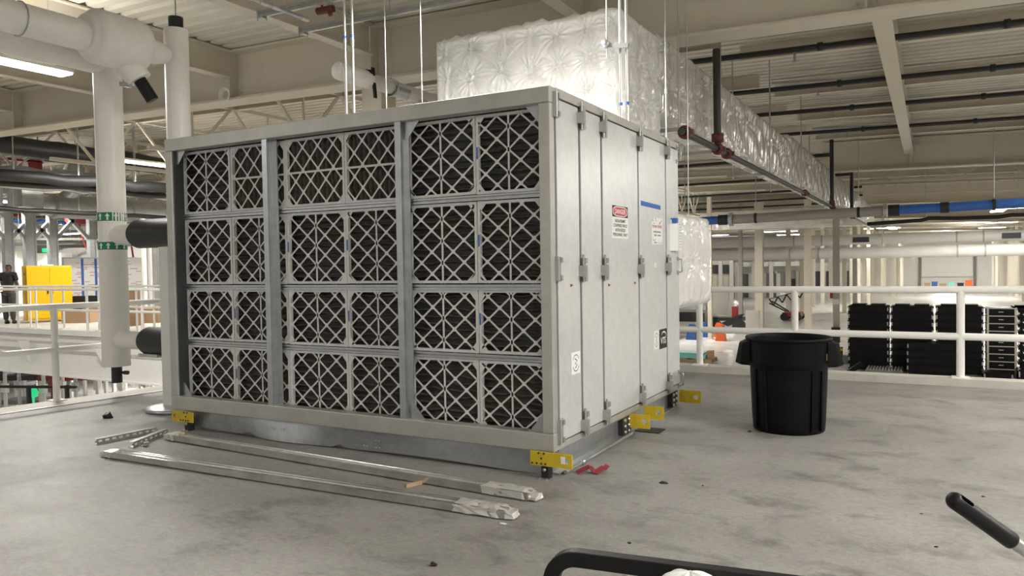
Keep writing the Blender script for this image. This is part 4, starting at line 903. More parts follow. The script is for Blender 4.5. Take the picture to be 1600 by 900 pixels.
b = MB(); ctr = A + d * .31 + s * .40; b.obox((ctr.x, ctr.y, .185), d * .66, s * .84, (0, 0, .035)); b.part('platform', M['black'], t, .004)
for e in (-1, 1):
    for f in (-1, 1):
        c = ctr + d * (.26 * e) + s * (.33 * f); w = MB(); w.tube([Vector((c.x, c.y, .06)) - d * .016, Vector((c.x, c.y, .06)) + d * .016], .06, 20); w.box(c.x - .03, c.x + .03, c.y - .03, c.y + .03, .115, .17); w.part('wheel', M['rubber'], t)
rng = random.Random(2); b = MB(); cb = Vector(onz(1078, 906, zh + .004)); 
def bag(u, v):
    a = u * 2 * math.pi; ph = (v - .5) * math.pi; r = .036 * (1 + .10 * math.sin(5 * a) * math.cos(ph) + .08 * math.sin(9 * a + 4 * v))
    return cb + d * (1.5 * r * math.cos(ph) * math.cos(a)) + s * (.8 * r * math.cos(ph) * math.sin(a)) + Vector((0, 0, 0.7 * r * math.sin(ph) - .012))
b.grid(bag, 40, 20); b.thing('crumpled_cloth', M['paper'], 'crumpled white cloth draped over the right part of the cart handle', 'cloth')
g0, g1 = Vector(EYE + _ray(1493, 783) * 1.47), Vector(EYE + _ray(1582, 846) * 1.47); d = (g1 - g0).normalized(); 
g0b, g1b = g0, g1; foot = g1 + d * (g1.z / -d.z)
t = thing('lever_handle', 'black grip with a hanging slot on a steel tube, reaching in at the lower right', 'lever', (foot.x, foot.y, 0))
b = MB(); n = 8; rr = .0172
prof = [(g0 - d * rr * math.cos(i * math.pi / 2 / n), max(rr * math.sin(i * math.pi / 2 / n), .0005)) for i in range(n + 1)] + [(g0.lerp(g1, u), rr * (1 - .03 * math.sin(u * 3))) for u in (.2, .4, .6, .8, .97)] + [(g1, rr * .93), (g1 + d * .001, rr * .6)]
b.tube([p for p, _ in prof], [r for _, r in prof], 28)
grip = b.part('grip', M['black'], t)
cut = MB(); side = d.cross(Vector((0, 0, 1))).normalized(); up = side.cross(d); vw = (Vector(EYE) - g0).normalized(); nrm = (vw - d * vw.dot(d)).normalized(); nrm = (nrm * .55 + up * .85).normalized(); sd = nrm.cross(d).normalized()
st = [(x + (.016 if x > 0 else 0), y) for x, y in [( .0068 * math.cos(a) , .0068 * math.sin(a)) for a in [-math.pi / 2 + i * math.pi / 10 for i in range(11)]]] + [(.0068 * math.cos(a), .0068 * math.sin(a)) for a in [math.pi / 2 + i * math.pi / 10 for i in range(11)]]
cut.prism(st, g0 + d * .004 - nrm * .004, d, sd, nrm * .05)
co = bpy.data.objects.new('cut', cut.mesh('cut', M['black'], ORG[t.name])); C.objects.link(co); co.parent = t
mo = grip.modifiers.new('slot', 'BOOLEAN'); mo.object = co; mo.operation = 'DIFFERENCE'; mo.solver = 'EXACT'
bpy.context.view_layer.update()
me = bpy.data.meshes.new_from_object(grip.evaluated_get(bpy.context.evaluated_depsgraph_get())); grip.modifiers.clear(); grip.data = me; bpy.data.objects.remove(co)
b = MB(); b.tube([g1 - d * .01, foot], .0125, 16); b.part('steel_tube', M['galv'], t)
b = MB(); b.lathe([(0, 0), (.10, 0), (.10, .02), (.03, .05), (0, .05)], (foot.x, foot.y, 0), 20); b.part('foot', M['dsteel'], t)
# ------------------------------------------------------------ the upper floor across the gap, at left
def pd(px, py, dep): return Vector([float(c) for c in EYE + _ray(px, py) * dep])
EY = 10.42
b = MB(); b.box(-60, -13.2, EY, 45, -.22, 0); b.struct('floor_across', M['ledge'])
b = MB(); b.box(-60, -13.2, EY - .10, EY, -.90, -.10); b.box(-60, -13.2, EY - .16, EY + .02, -.14, -.08); b.box(-60, -13.2, EY - .22, EY + .10, -.93, -.90); b.box(-60, -13.2, EY - .02, EY + .0, .0, .12)
for x in (-27.5, -24.6, -21.7, -18.8, -15.9): b.prism([(0, 0), (.28, 0), (0, -.55)], (x, EY - .12, -.14), (0, -1, 0), (0, 0, 1), (.02, 0, 0))
b.struct('trim_5', M['white'])
b = MB(); b.box(-60, -13.2, EY - .115, EY - .10, -.40, -.33); b.struct('trim_6', M['ledge'])
for x in (-30, -22, -15): hcol(x, 22, G, -.22, .4)
xa = lambda px, y=EY: float(ony(px, 500, y)[0])
railing('guard_railing', 'white railing along the near edge of the upper floor across the gap', ((-33, EY + .04, 0), (-13.4, EY + .04, 0)), (1.06, .58), [(x + 33) / 19.6 for x in [xa(p) for p in (26, 79, 134, 170, 220)] + [-25, -27, -29, -31, -14.0]], .03, 0)
railing('guard_railing', 'white railing further back on the upper floor, before the yellow cabinet', ((-31, 11.6, 0), (-14.5, 11.6, 0)), (1.10, .60), [(x + 31) / 16.5 for x in [xa(p, 11.6) for p in (48, 57, 100, 155, 214, 241)] + [-27, -29]], .026, 0)
# yellow safety cabinet
fa = math.radians(75); dv = Vector((math.cos(fa), math.sin(fa), 0)); nv = Vector((dv.y, -dv.x, 0)); c0 = Vector(onz(44, 505, 0)); cw, ch, cdp = 1.18, 1.66, .5
cc = c0 + dv * cw / 2 - nv * cdp / 2
t = thing('safety_cabinet', 'bright yellow steel safety cabinet beside the person across the gap', 'cabinet', (cc.x, cc.y, 0))
b = MB(); b.obox((cc.x, cc.y, ch / 2 + .03), dv * cw, nv * (cdp - .03), (0, 0, ch - .06)); b.part('cabinet_body', M['cabyel'], t, .006)
for k in (0, 1): q = cc + dv * (cw * (.25 + .5 * k) - cw / 2) + nv * (cdp / 2 - .005); b = MB(); b.obox((q.x, q.y, ch / 2 + .04), dv * (cw / 2 - .006), nv * .02, (0, 0, ch - .16)); o = b.part('door', M['cabyel'], t, .003); h = MB(); h.obox(Vector((q.x, q.y, ch * .55)) + dv * (cw * (.2 - .4 * k)) + nv * .025, dv * .03, nv * .03, (0, 0, .16)); h.part('handle', M['ink'], o)
b = MB(); e = cc - dv * (cw / 2 + .002); b.obox((e.x, e.y, 1.42), dv * .006, nv * .06, (0, 0, .06)); b.part('vent_cap', M['ink'], t)
b = MB(); b.obox((cc.x, cc.y, ch + .012), dv * .3, nv * .2, (0, 0, .05)); b.part('tray', M['paper'], t)
# person with their back turned
P0 = Vector(onz(15, 506, 0)); P0.z = 0
ps = thing('person', 'person in black t-shirt and dark trousers with back turned, beside the yellow cabinet', 'person', P0)
ORG[ps.name] = tuple(P0)
rv = Vector((RM[0, 0], RM[1, 0], 0)).normalized(); fv = Vector((-rv.y, rv.x, 0))      # image right, away from the camera
H = 1.76
def skin(name, pts, edges, ma, root, sub=2):
    me = bpy.data.meshes.new(name); me.from_pydata([tuple(Vector((0, 0, 0)) + rv * x + fv * y + Vector((0, 0, z))) for (x, y, z, r) in pts], edges, [])
    o = bpy.data.objects.new(name, me); C.objects.link(o); o.parent = ps; o.location = (0, 0, 0)
    sk = o.modifiers.new('skin', 'SKIN'); ly = me.skin_vertices[0] if len(me.skin_vertices) else None
    for i, p in enumerate(pts): r = p[3]; ly.data[i].radius = r if isinstance(r, tuple) else (r, r); ly.data[i].use_root = (i == root)
    sk.use_smooth_shade = True; ss = o.modifiers.new('sub', 'SUBSURF'); ss.levels = sub; ss.render_levels = sub
    bpy.context.view_layer.update(); nm = bpy.data.meshes.new_from_object(o.evaluated_get(bpy.context.evaluated_depsgraph_get()))
    o.modifiers.clear(); o.data = nm; nm.materials.clear(); nm.materials.append(M[ma]); return o

body = [(0, 0, .95, (.135, .10)), (0, 0, 1.12, (.14, .10)), (0, .01, 1.32, (.165, .11)), (0, .02, 1.44, (.12, .09)), (0, .03, 1.52, .056), (0, .045, 1.60, (.075, .09)), (0, .05, 1.69, (.072, .09)),
        (.17, .02, 1.42, .062), (.215, .05, 1.15, .048), (.19, .20, 1.02, .036), (.17, .29, 1.03, .03), (-.17, .02, 1.42, .062), (-.215, .05, 1.15, .048), (-.19, .20, 1.02, .036), (-.17, .29, 1.03, .03),
        (.09, 0, .86, .092), (.10, -.01, .48, .062), (.105, .02, .10, .045), (.11, -.10, .045, .04), (-.09, 0, .86, .092), (-.10, -.01, .48, .062), (-.105, .02, .10, .045), (-.11, -.10, .045, .04)]
be = [(0, 1), (1, 2), (2, 3), (3, 4), (4, 5), (5, 6), (3, 7), (7, 8), (8, 9), (9, 10), (3, 11), (11, 12), (12, 13), (13, 14), (0, 15), (15, 16), (16, 17), (17, 18), (0, 19), (19, 20), (20, 21), (21, 22)]
body = [(x, y if i not in (18, 22) else .13, z, r) for i, (x, y, z, r) in enumerate(body)]
skin('body', body, be, 'skin', 0)
for sgn in (1, -1):
    for k, l in enumerate((.055, .07, .075, .07, .055)):          # a thumb and four fingers, curled forward
        xo = (-.03 + .015 * k) * 1.0
        skin('finger', [(sgn * .17 + xo * (1 if k else .6), .30 if k else .28, 1.03 if k else 1.05, .010), (sgn * .17 + xo, .30 + l * .6, 1.02, .009), (sgn * .17 + xo, .30 + l, 1.0 - .012, .008)], [(0, 1), (1, 2)], 'skin', 0, 1)
skin('shirt', [(0, 0, .97, (.158, .122)), (0, 0, 1.12, (.158, .12)), (0, .01, 1.32, (.185, .13)), (0, .02, 1.45, (.13, .10)), (.175, .02, 1.43, .08), (.215, .045, 1.22, .068), (-.175, .02, 1.43, .08), (-.215, .045, 1.22, .068), (0, .02, 1.5, .07)], [(0, 1), (1, 2), (2, 3), (3, 4), (4, 5), (3, 6), (6, 7), (3, 8)], 'shirt', 0)
skin('trousers', [(0, 0, .98, (.15, .115)), (.095, 0, .84, .108), (.10, -.01, .48, .082), (.105, .02, .10, .068), (-.095, 0, .84, .108), (-.10, -.01, .48, .082), (-.105, .02, .10, .068)], [(0, 1), (1, 2), (2, 3), (0, 4), (4, 5), (5, 6)], 'trous', 0)
skin('hair', [(0, .035, 1.63, (.078, .088)), (0, .045, 1.71, (.074, .086))], [(0, 1)], 'hair', 0)
for sgn in (1, -1): skin('shoe', [(sgn * .107, -.03, .045, .045), (sgn * .11, .16, .04, .042)], [(0, 1)], 'ink', 0)
b = MB()                                                   # ears, nose and mouth on the far side of the head
def bp(x, y, z): return P0 + rv * x + fv * y + Vector((0, 0, z))
for sgn in (1, -1): b.obox(bp(sgn * .080, .045, 1.62), rv * .014, fv * .035, (0, 0, .055))
b.obox(bp(0, .150, 1.61), rv * .028, fv * .03, (0, 0, .05)); b.obox(bp(0, .138, 1.565), rv * .05, fv * .012, (0, 0, .014))
for sgn in (1, -1): b.obox(bp(sgn * .03, .138, 1.645), rv * .024, fv * .01, (0, 0, .012))
b.part('face', M['skin'], ps)
# whiteboards
xb = -26.0
def along(px): return float(onx(px, 430, xb)[1])
def board(name, label, pa, pb, z0, z1, seed, tapes=()):
    y0, y1 = along(pa), along(pb); t = thing(name, label, 'whiteboard', (xb, (y0 + y1) / 2, 0))
    b = MB(); b.box(xb - .03, xb, y0, y1, z0, z1); b.part('board', M['paper'], t)
    b = MB(); b.box(xb - .04, xb + .01, y0, y1, z1, z1 + .04); b.box(xb - .04, xb + .01, y0, y1, z0 - .04, z0); b.box(xb - .04, xb + .01, y0 - .04, y0, z0 - .04, z1 + .04); b.box(xb - .04, xb + .01, y1, y1 + .04, z0 - .04, z1 + .04); b.part('frame', M['galv'], t)
    for y in (y0 + .1, y1 - .1): b = MB(); b.box(xb - .06, xb - .02, y - .025, y + .025, .03, z0); b.box(xb - .35, xb + .3, y - .025, y + .025, 0, .05); b.part('leg', M['galv'], t)
    for p in tapes: y = along(p); b = MB(); b.box(xb, xb + .004, y - .045, y + .045, z0, z1); b.part('tape_strip', M['bluetape'], t)
    rng = random.Random(seed); b = MB()
    for k in range(26):
        z = z1 - .1 - .055 * k
        if z < z0 + .05: break
        y = y0 + .08 + rng.uniform(0, .4)
        while y < y1 - .15:
            L = rng.uniform(.08, .35)
            if rng.random() < .55: b.box(xb, xb + .003, y, min(y + L, y1 - .05), z - .010, z + .010)
            y += L + rng.uniform(.05, .5)
    if b.v: b.part('handwriting', M['redink'], t)['kind'] = 'stuff'
board('whiteboard', 'whiteboard with two blue tape stripes and red notes behind the arrow banded pipe', 100, 172, .45, 1.93, 5, (129, 150))
board('whiteboard', 'whiteboard with red scribbles right of the arrow banded pipe', 186, 222, .65, 1.93, 9)
# galvanised frame uprights with knee braces
xf = -27.5
t = thing('steel_gantry', 'galvanised steel frame of uprights with knee braces behind the yellow cabinet', 'steel frame', (xf, 20, 0))
for px, w in ((46, .36), (82, .30), (143, .26), (12, .3)):
    y = float(onx(px, 380, xf)[1]); b = MB(); b.box(xf - .1, xf + .1, y - w / 2, y + w / 2, 0, 3.55); b.box(xf + .1, xf + .12, y - w / 2, y - w / 2 + .05, 0, 3.55); b.box(xf + .1, xf + .12, y + w / 2 - .05, y + w / 2, 0, 3.55); b.part('upright', M['galv'], t)
    for s in (-1, 1): b = MB(); b.bar((xf, y + s * w / 2, 2.7), (xf, y + s * (w / 2 + .75), 3.5), .12, .12); b.part('brace', M['galv'], t)
b = MB(); b.box(xf - .1, xf + .1, 8, 30, 3.55, 3.75); b.part('beam', M['galv'], t)
# round duct run with elbow and box
xd = -24.0; q0 = onx(80, 322, xd); zq = float(q0[2])
t = thing('spiral_duct', 'round galvanised duct with flanges crossing left of the unit above the whiteboards', 'air duct', (xd, q0[1], zq - .4))
b = MB(); b.tube([(xd, q0[1], zq), (xd, 34, zq)], .36, 26); b.part('duct_pipe', M['galvd'], t)
for k in range(7): y = q0[1] + .05 + k * 1.25; b = MB(); b.tube([(xd, y, zq), (xd, y + .05, zq)], .385, 26); b.part('flange', M['galv'], t)
qe = onx(116, 284, xd); b = MB(); b.tube([(xd, q0[1] + .4, zq + .2), (xd, q0[1] + .8, zq + .55), (xd, qe[1], float(qe[2]) + .1), (xd, qe[1] + .2, 5.2)], .24, 20); b.part('branch', M['galvd'], t)
for y in (15.5, 21, 27): b = MB(); b.tube([(xd, y, zq + .36), (xd, y, 5.9)], .012, 6); b.part('hanger_rod', M['galvd'], t)
a, c = onx(25, 291, xd), onx(60, 325, xd); b = MB(); b.box(xd - .5, xd + .3, a[1], c[1], c[2], a[2]); b.part('plenum_box', M['galvd'], t)
b = MB(); b.tube([(xd, c[1], zq), (xd, q0[1] + .1, zq)], .30, 20); b.part('reducer', M['galv'], t)
b = MB(); b.tube([(xd, a[1] - .6, c[2] - .2), (xd, a[1] - .6, 5.2)], .20, 16); b.part('branch', M['galv'], t)
PG = 'services under the roof at the far left'
def run(name, label, pa, pb, x, r, ma, cat='pipe'):
    a, c = onx(*pa, x), onx(*pb, x); z = float(a[2]); t = thing(name, label, cat, (x, a[1], z - r), PG)
    y0, y1 = float(a[1]), float(c[1]); n = 10
    rng = random.Random(int(r * 1000) + int(z * 10)); b = MB(); b.tube([(x + rng.uniform(-.04, .04), y0 + (y1 - y0) * i / n, z + rng.uniform(-.05, .05)) for i in range(n + 1)], r, 12); b.part('pipe', M[ma], t)
    for k in range(3): y = y0 + (y1 - y0) * (.15 + .33 * k); b = MB(); b.tube([(x, y, z), (x, y, 5.58 + RZ(x))], .012, 6); b.part('hanger_rod', M['galvd'], t)
run('service_pipe', 'thick dark grey pipe highest under the trusses at the far left', (-40, 221), (255, 262), -22.0, .26, 'dsteel')
run('service_pipe', 'silver wrapped pipe below the highest dark pipe at the far left', (-30, 262), (258, 290), -23.0, .14, 'galv')
run('service_pipe', 'black pipe just above the round galvanised duct', (-30, 268), (258, 298), -21.2, .16, 'rubber')
run('service_pipe', 'second black pipe sloping by the silver pipe at the far left', (-30, 281), (256, 301), -21.6, .10, 'pipeblack')
run('service_pipe', 'slim silver pipe beneath the black pipes at the far left', (-30, 286), (258, 307), -22.4, .07, 'galv')
run('service_pipe', 'black rail passing just under the round galvanised duct', (-30, 325), (258, 340), -22.6, .07, 'pipeblack')
run('service_pipe', 'blue pipe behind the galvanised frame uprights', (20, 345), (125, 347), -31, .07, 'bluep')
run('service_pipe', 'white pipe low behind the galvanised frame uprights', (-10, 352), (140, 353), -33, .12, 'insul')
run('service_pipe', 'wide grey pipe in the back left behind the frame', (-20, 362), (60, 362), -30, .2, 'galvd')
for (pa, pb, w, lab_) in (((5, 250), (64, 268), .3, 'red steel beam under the trusses at the far left edge, upper'), ((45, 268), (66, 274), .28, 'short red steel beam under the trusses at the far left, lower')):
    a, c = onx(*pa, -25), onx(*pb, -25); b = MB(); b.ibeam((-25, a[1], a[2]), (-25, c[1], a[2]), .3, .42, .04, .04); b.tube([(-25, a[1] + .3, a[2] + .4), (-25, a[1] + .3, 6.0)], .02, 6); b.thing('red_beam', M['red'], lab_, 'steel beam')
q = pd(123, 343, 28.5); b = MB(); b.box(q.x - .25, q.x + .25, q.y - .3, q.y + .3, q.z - .17, q.z + .15); b.tube([(q.x, q.y - .45, q.z), (q.x, q.y - .25, q.z)], .14, 14); b.tube([(q.x, q.y, q.z + .1), (q.x, q.y, 5.9)], .05, 8); b.tube([(q.x, q.y, q.z - .1), (q.x + .05, q.y + .1, q.z - .7), (q.x, q.y + .3, q.z - 1.2)], .025, 6); b.thing('chain_hoist', M['red'], 'dark red chain hoist hanging left of the arrow banded pipe', 'hoist')
def tray(label, pa, pb, x, w):
    a, c = onx(*pa, x), onx(*pb, x); z = float(a[2]); y0, y1 = float(a[1]), float(c[1]); t = thing('cable_tray', label, 'cable tray', (x, y0, z), PG)
    for s_ in (-1, 1): MB().box(x + s_ * w / 2 - .015, x + s_ * w / 2 + .015, y0, y1, z, z + .09).part('side_rail', M['galv'], t)
    for k in range(int((y1 - y0) / .5)): MB().box(x - w / 2, x + w / 2, y0 + .25 + k * .5, y0 + .29 + k * .5, z, z + .02).part('rung', M['galv'], t)
    rng = random.Random(int(z * 100)); b = MB()
    for k in range(4): b.tube([(x - w * .3 + w * .2 * k + rng.uniform(-.03, .03), y0 + (y1 - y0) * i / 9, z + .045 + rng.uniform(0, .03)) for i in range(10)], .02, 6)
    b.part('cables', M['rubber'], t)['kind'] = 'stuff'
    for k in range(3): y = y0 + (y1 - y0) * (.12 + .36 * k); MB().tube([(x, y, z + .02), (x, y, 5.58 + RZ(x))], .012, 6).part('hanger_rod', M['galvd'], t)
tray('ladder cable tray above the whiteboards at the far left', (-30, 300), (256, 318), -26.5, .5)
tray('ladder cable tray behind the galvanised frame at the far left', (-30, 340), (200, 346), -34, .6)
tray('narrow cable tray just under the highest dark pipe', (-30, 240), (256, 274), -24.5, .35)
run('service_pipe', 'thin white pipe crossing above the yellow cabinet', (-10, 372), (220, 374), -30.5, .05, 'white')
run('service_pipe', 'thin silver pipe crossing above the whiteboards', (20, 380), (220, 380), -32, .06, 'galv')
run('service_pipe', 'red pipe far back at the left behind the frame', (-20, 336), (160, 340), -36, .08, 'red')
for i, (px, py, dep) in enumerate(((30, 352, 38), (96, 352, 36), (58, 365, 42), (112, 366, 44), (220, 334, 38), (205, 352, 42))):
    q = pd(px, py, dep); lamp(q.x, q.y, q.z, 1.6, .4, '%s small strip light far back at the left among the pipes' % ('leftmost', 'third from left', 'second from left', 'fourth from left', 'rightmost', 'second from right')[i], True)
# white cabinets and frames at the back
def cabinet(label, pa, pb, dep, z0, ma='wall', name='equipment_cabinet', gl=None):
    a, c = pd(*pa, dep), pd(*pb, dep); z1 = a.z; t = thing(name, label, 'equipment cabinet', ((a.x + c.x) / 2, (a.y + c.y) / 2, 0)); m_ = (a + c) / 2; w = (Vector((c.x, c.y, 0)) - Vector((a.x, a.y, 0)))
    b = MB(); b.obox((m_.x, m_.y, (z1 + z0) / 2), w, fv * .8, (0, 0, z1 - z0)); b.part('body', M[ma], t)
    n = max(1, round(w.length / 1.0)); f = w.normalized()
    for k in range(n):
        q = Vector((a.x, a.y, 0)) + w * ((k + .5) / n) - fv * .41; b = MB(); b.obox((q.x, q.y, (z1 + z0) / 2), f * (w.length / n - .05), fv * .03, (0, 0, z1 - z0 - .1)); o = b.part('door', M[ma], t)
        h = MB(); h.obox((q.x, q.y, z0 + (z1 - z0) * .62), f * .25, fv * .036, (0, 0, .06)); h.obox((q.x, q.y, z0 + (z1 - z0) * .5), f * .06, fv * .036, (0, 0, .3)); h.part('marking', M['grey'], o)
    if gl: q = pd(*gl, dep - .6); g = MB(); g.lathe([(0, -.08), (.12, -.08), (.12, .08), (0, .08)], q, 12); g.part('signal_lamp', M['gled'], t)
    return t
cabinet('white equipment cabinet at the far left edge behind the person', (-25, 394), (36, 394), 30, 0)
cabinet('pale equipment cabinet behind the yellow cabinet with a green signal lamp', (66, 396), (104, 396), 31, 0, 'wall', gl=(71, 391))
cabinet('long white machine housing above the whiteboards', (96, 388), (235, 390), 33, 0, 'wall')
cabinet('small grey cabinet beside the left galvanised upright', (56, 365), (64, 365), 32, 0, 'grey')
cabinet('white unit high at the far left edge', (4, 362), (34, 362), 34, 0, 'wall')
for k, (px, dep, w) in enumerate(((225, 24, .10), (234, 25.5, .10), (240, 27, .16), (247, 30, .2))):
    q = pd(px, 400, dep); b = MB(); b.box(q.x - w / 2, q.x + w / 2, q.y - w / 2, q.y + w / 2, 0, 3.1); b.box(q.x - w, q.x + w, q.y - w, q.y + w, 0, .03); b.thing('steel_upright', M['white'] if k < 2 else M['galvd'], '%s upright between the right whiteboard and the unit' % ('nearest white', 'second white', 'slim grey', 'wide grey')[k], 'post')
b = MB(); a, c = pd(196, 372, 29), pd(216, 372, 29); s_ = (c - a).normalized()
t = thing('step_ladder', 'red step ladder standing behind the right whiteboard', 'ladder', (a.x, a.y, 0))
for k, q in enumerate((a, (a + c) / 2, c)): b = MB(); b.bar((q.x, q.y, 0), (q.x - s_.x * .3, q.y - s_.y * .3, 2.75), .06, .04); b.part('side_rail', M['red'], t)
for k in range(6): b = MB(); z = .4 + k * .4; b.bar((a.x - s_.x * .1 * k * .4, a.y - s_.y * .1 * k * .4, z), (c.x - s_.x * .1 * k * .4, c.y - s_.y * .1 * k * .4, z), .05, .03); b.part('rung', M['white'], t)
# boxes and a bench behind the railing
def crate(label, px, py, dep, w, d_, h, ma='tan', name='cardboard_box', z=None):
    q = pd(px, py, dep); z0 = 0.0 if z is None else z; b = MB(); b.obox((q.x, q.y, z0 + h / 2), rv * w, fv * d_, (0, 0, h)); b.obox((q.x, q.y, z0 + h + .001), rv * w * .98, fv * .05, (0, 0, .004)); return b.thing(name, M[ma], label, 'box')
crate('brown cardboard box right of the arrow banded pipe, behind the railings', 205, 470, 20.5, .42, .4, .95)
crate('low brown box under the left whiteboard', 126, 500, 22, .8, .5, .35)
crate('small brown box further right under the whiteboards', 148, 500, 23, .5, .4, .45)
crate('brown box at the far right under the right whiteboard', 238, 490, 21.5, .5, .4, .4)
crate('dark flat bin below the left whiteboard', 140, 470, 23.5, 1.0, .4, .72, 'dsteel', 'storage_bin')
# machines on the lower floor below
def machine(label, px, dep, w, h, ma, seed, name='assembly_machine'):
    q = pd(px, 600, dep); rng = random.Random(seed); t = thing(name, label, 'machine', (q.x, q.y, G))
    def at(x, y, z): return Vector((q.x, q.y, G)) + rv * x + fv * y + Vector((0, 0, z))
    for sx in (-1, 1):
        for sy in (-1, 1): b = MB(); b.bar(at(sx * w / 2, sy * .4, 0), at(sx * w / 2, sy * .4, h), .09, .09); b.part('leg', M['white'], t)
    b = MB(); b.obox(at(0, 0, h), rv * (w + .1), fv * .95, (0, 0, .14)); b.part('top_frame', M[ma], t)
    b = MB(); b.obox(at(0, 0, h * .45), rv * w, fv * .7, (0, 0, .12)); b.part('shelf', M['grey'], t)
    for k in range(4): b = MB(); x = rng.uniform(-w / 2, w / 2); b.obox(at(x, rng.uniform(-.3, .3), h + .2), rv * rng.uniform(.1, .3), fv * .25, (0, 0, rng.uniform(.15, .3))); b.part('drive_unit', M[rng.choice(['galv', 'dsteel', 'red', 'white'])], t)
    return t
for i, (px, dep, w, h, ma, lab_) in enumerate(((12, 26, 1.5, 1.5, 'white', 'white machine frame on the lower floor at the far left edge'), (45, 23, 1.3, 1.35, 'dsteel', 'dark topped machine on the lower floor, second from the left edge'), (76, 25.5, 1.1, 1.25, 'white', 'white topped machine with red drive left of the railing post'), (122, 22.5, 1.7, 1.40, 'red', 'red topped machine on the lower floor right of the railing post'), (165, 27, 1.0, 1.4, 'white', 'white machine left of the black pipe stub'), (203, 24.5, 1.1, 1.3, 'galv', 'steel topped machine below the lower black sleeve'), (238, 27, 1.0, 1.45, 'red', 'red topped machine nearest the filter unit'))):
    machine(lab_, px, dep, w, h, ma, i + 3)
q = pd(52, 614, 20.5); b = MB(); b.lathe([(0, q.z - .13), (.08, q.z - .11), (.13, q.z), (.08, q.z + .11), (0, q.z + .13)], (q.x, q.y, 0), 16); b.tube([(q.x, q.y, G), (q.x, q.y, q.z - .1)], .03, 8); b.thing('signal_beacon', M['gled'], 'green beacon on a pole on the lower floor left of the railing post', 'beacon', (q.x, q.y, G))
for i, (px, dep) in enumerate(((8, 20.8), (30, 21.2), (68, 20.6), (82, 21.4), (98, 21), (118, 20.8), (152, 21), (190, 21), (226, 21.5))):
    q = pd(px, 600, dep); b = MB(); b.tube([(q.x, q.y, G), (q.x, q.y, G + 1.7), (q.x + rv.x * .3, q.y + rv.y * .3, G + 1.9)], .05, 8); b.box(q.x - .12, q.x + .12, q.y - .12, q.y + .12, G, G + .03); b.box(q.x - .1, q.x + .1, q.y - .05, q.y + .05, G + 1.2, G + 1.45)
    b.thing('machine_post', M[('white', 'galv', 'white', 'red', 'white', 'galv', 'white', 'white', 'galv')[i]], '%s bent post among the machines on the lower floor, counted from the left edge' % ORD[i + 1], 'post')
b = MB(); a, c = pd(-30, 604, 19), pd(120, 622, 19); b.bar((a.x, a.y, a.z), (c.x, c.y, a.z - .05), .08, .06)
for u in (.1, .5, .9): m_ = a.lerp(c, u); b.bar((m_.x, m_.y, G), (m_.x, m_.y, a.z), .08, .08)
b.thing('conveyor_rail', M['dsteel'], 'dark conveyor rail low on the lower floor at the left edge', 'conveyor')
# ------------------------------------------------------------ the lower hall at right
# black pallet stacks: every tray in a stack is its own thing
def pallet_mesh(w, d_, h, kind):
    b = MB()
    b.box(-w / 2, w / 2, -d_ / 2, d_ / 2, h * .74, h * .90); b.box(-w / 2 + .08, w / 2 - .08, -d_ / 2 + .08, d_ / 2 - .08, .0, h * .74); b.box(-w / 2 + .04, w / 2 - .04, -d_ / 2 + .04, d_ / 2 - .04, h * .90, h)
    n = 30
    for s in (-1, 1):          # wavy front and back aprons
        vs = []; y0, y1 = s * (d_ / 2 - .015), s * (d_ / 2 - .05)
        for i in range(n + 1):
            u = i / n; x = -w / 2 + .02 + (w - .04) * u; lo = h * (.30 + .26 * max(-.4, math.cos(u * 4 * math.pi)))
            vs += [(x, y0, lo), (x, y0, h * .74), (x, y1, lo), (x, y1, h * .74)]
        fs = []
        for i in range(n):
            a, c = i * 4, i * 4 + 4; fs += [(a, c, c + 1, a + 1), (a + 2, a + 3, c + 3, c + 2), (a, a + 2, c + 2, c)]
        b.add(vs, fs)
    for x in (-w / 2 + .14, w / 2 - .14) if w > .5 else ():
        for y in (-d_ / 2 + .12, d_ / 2 - .12): b.box(x - .12, x + .12, y - .12, y + .12, 0, h * .74)
    return b
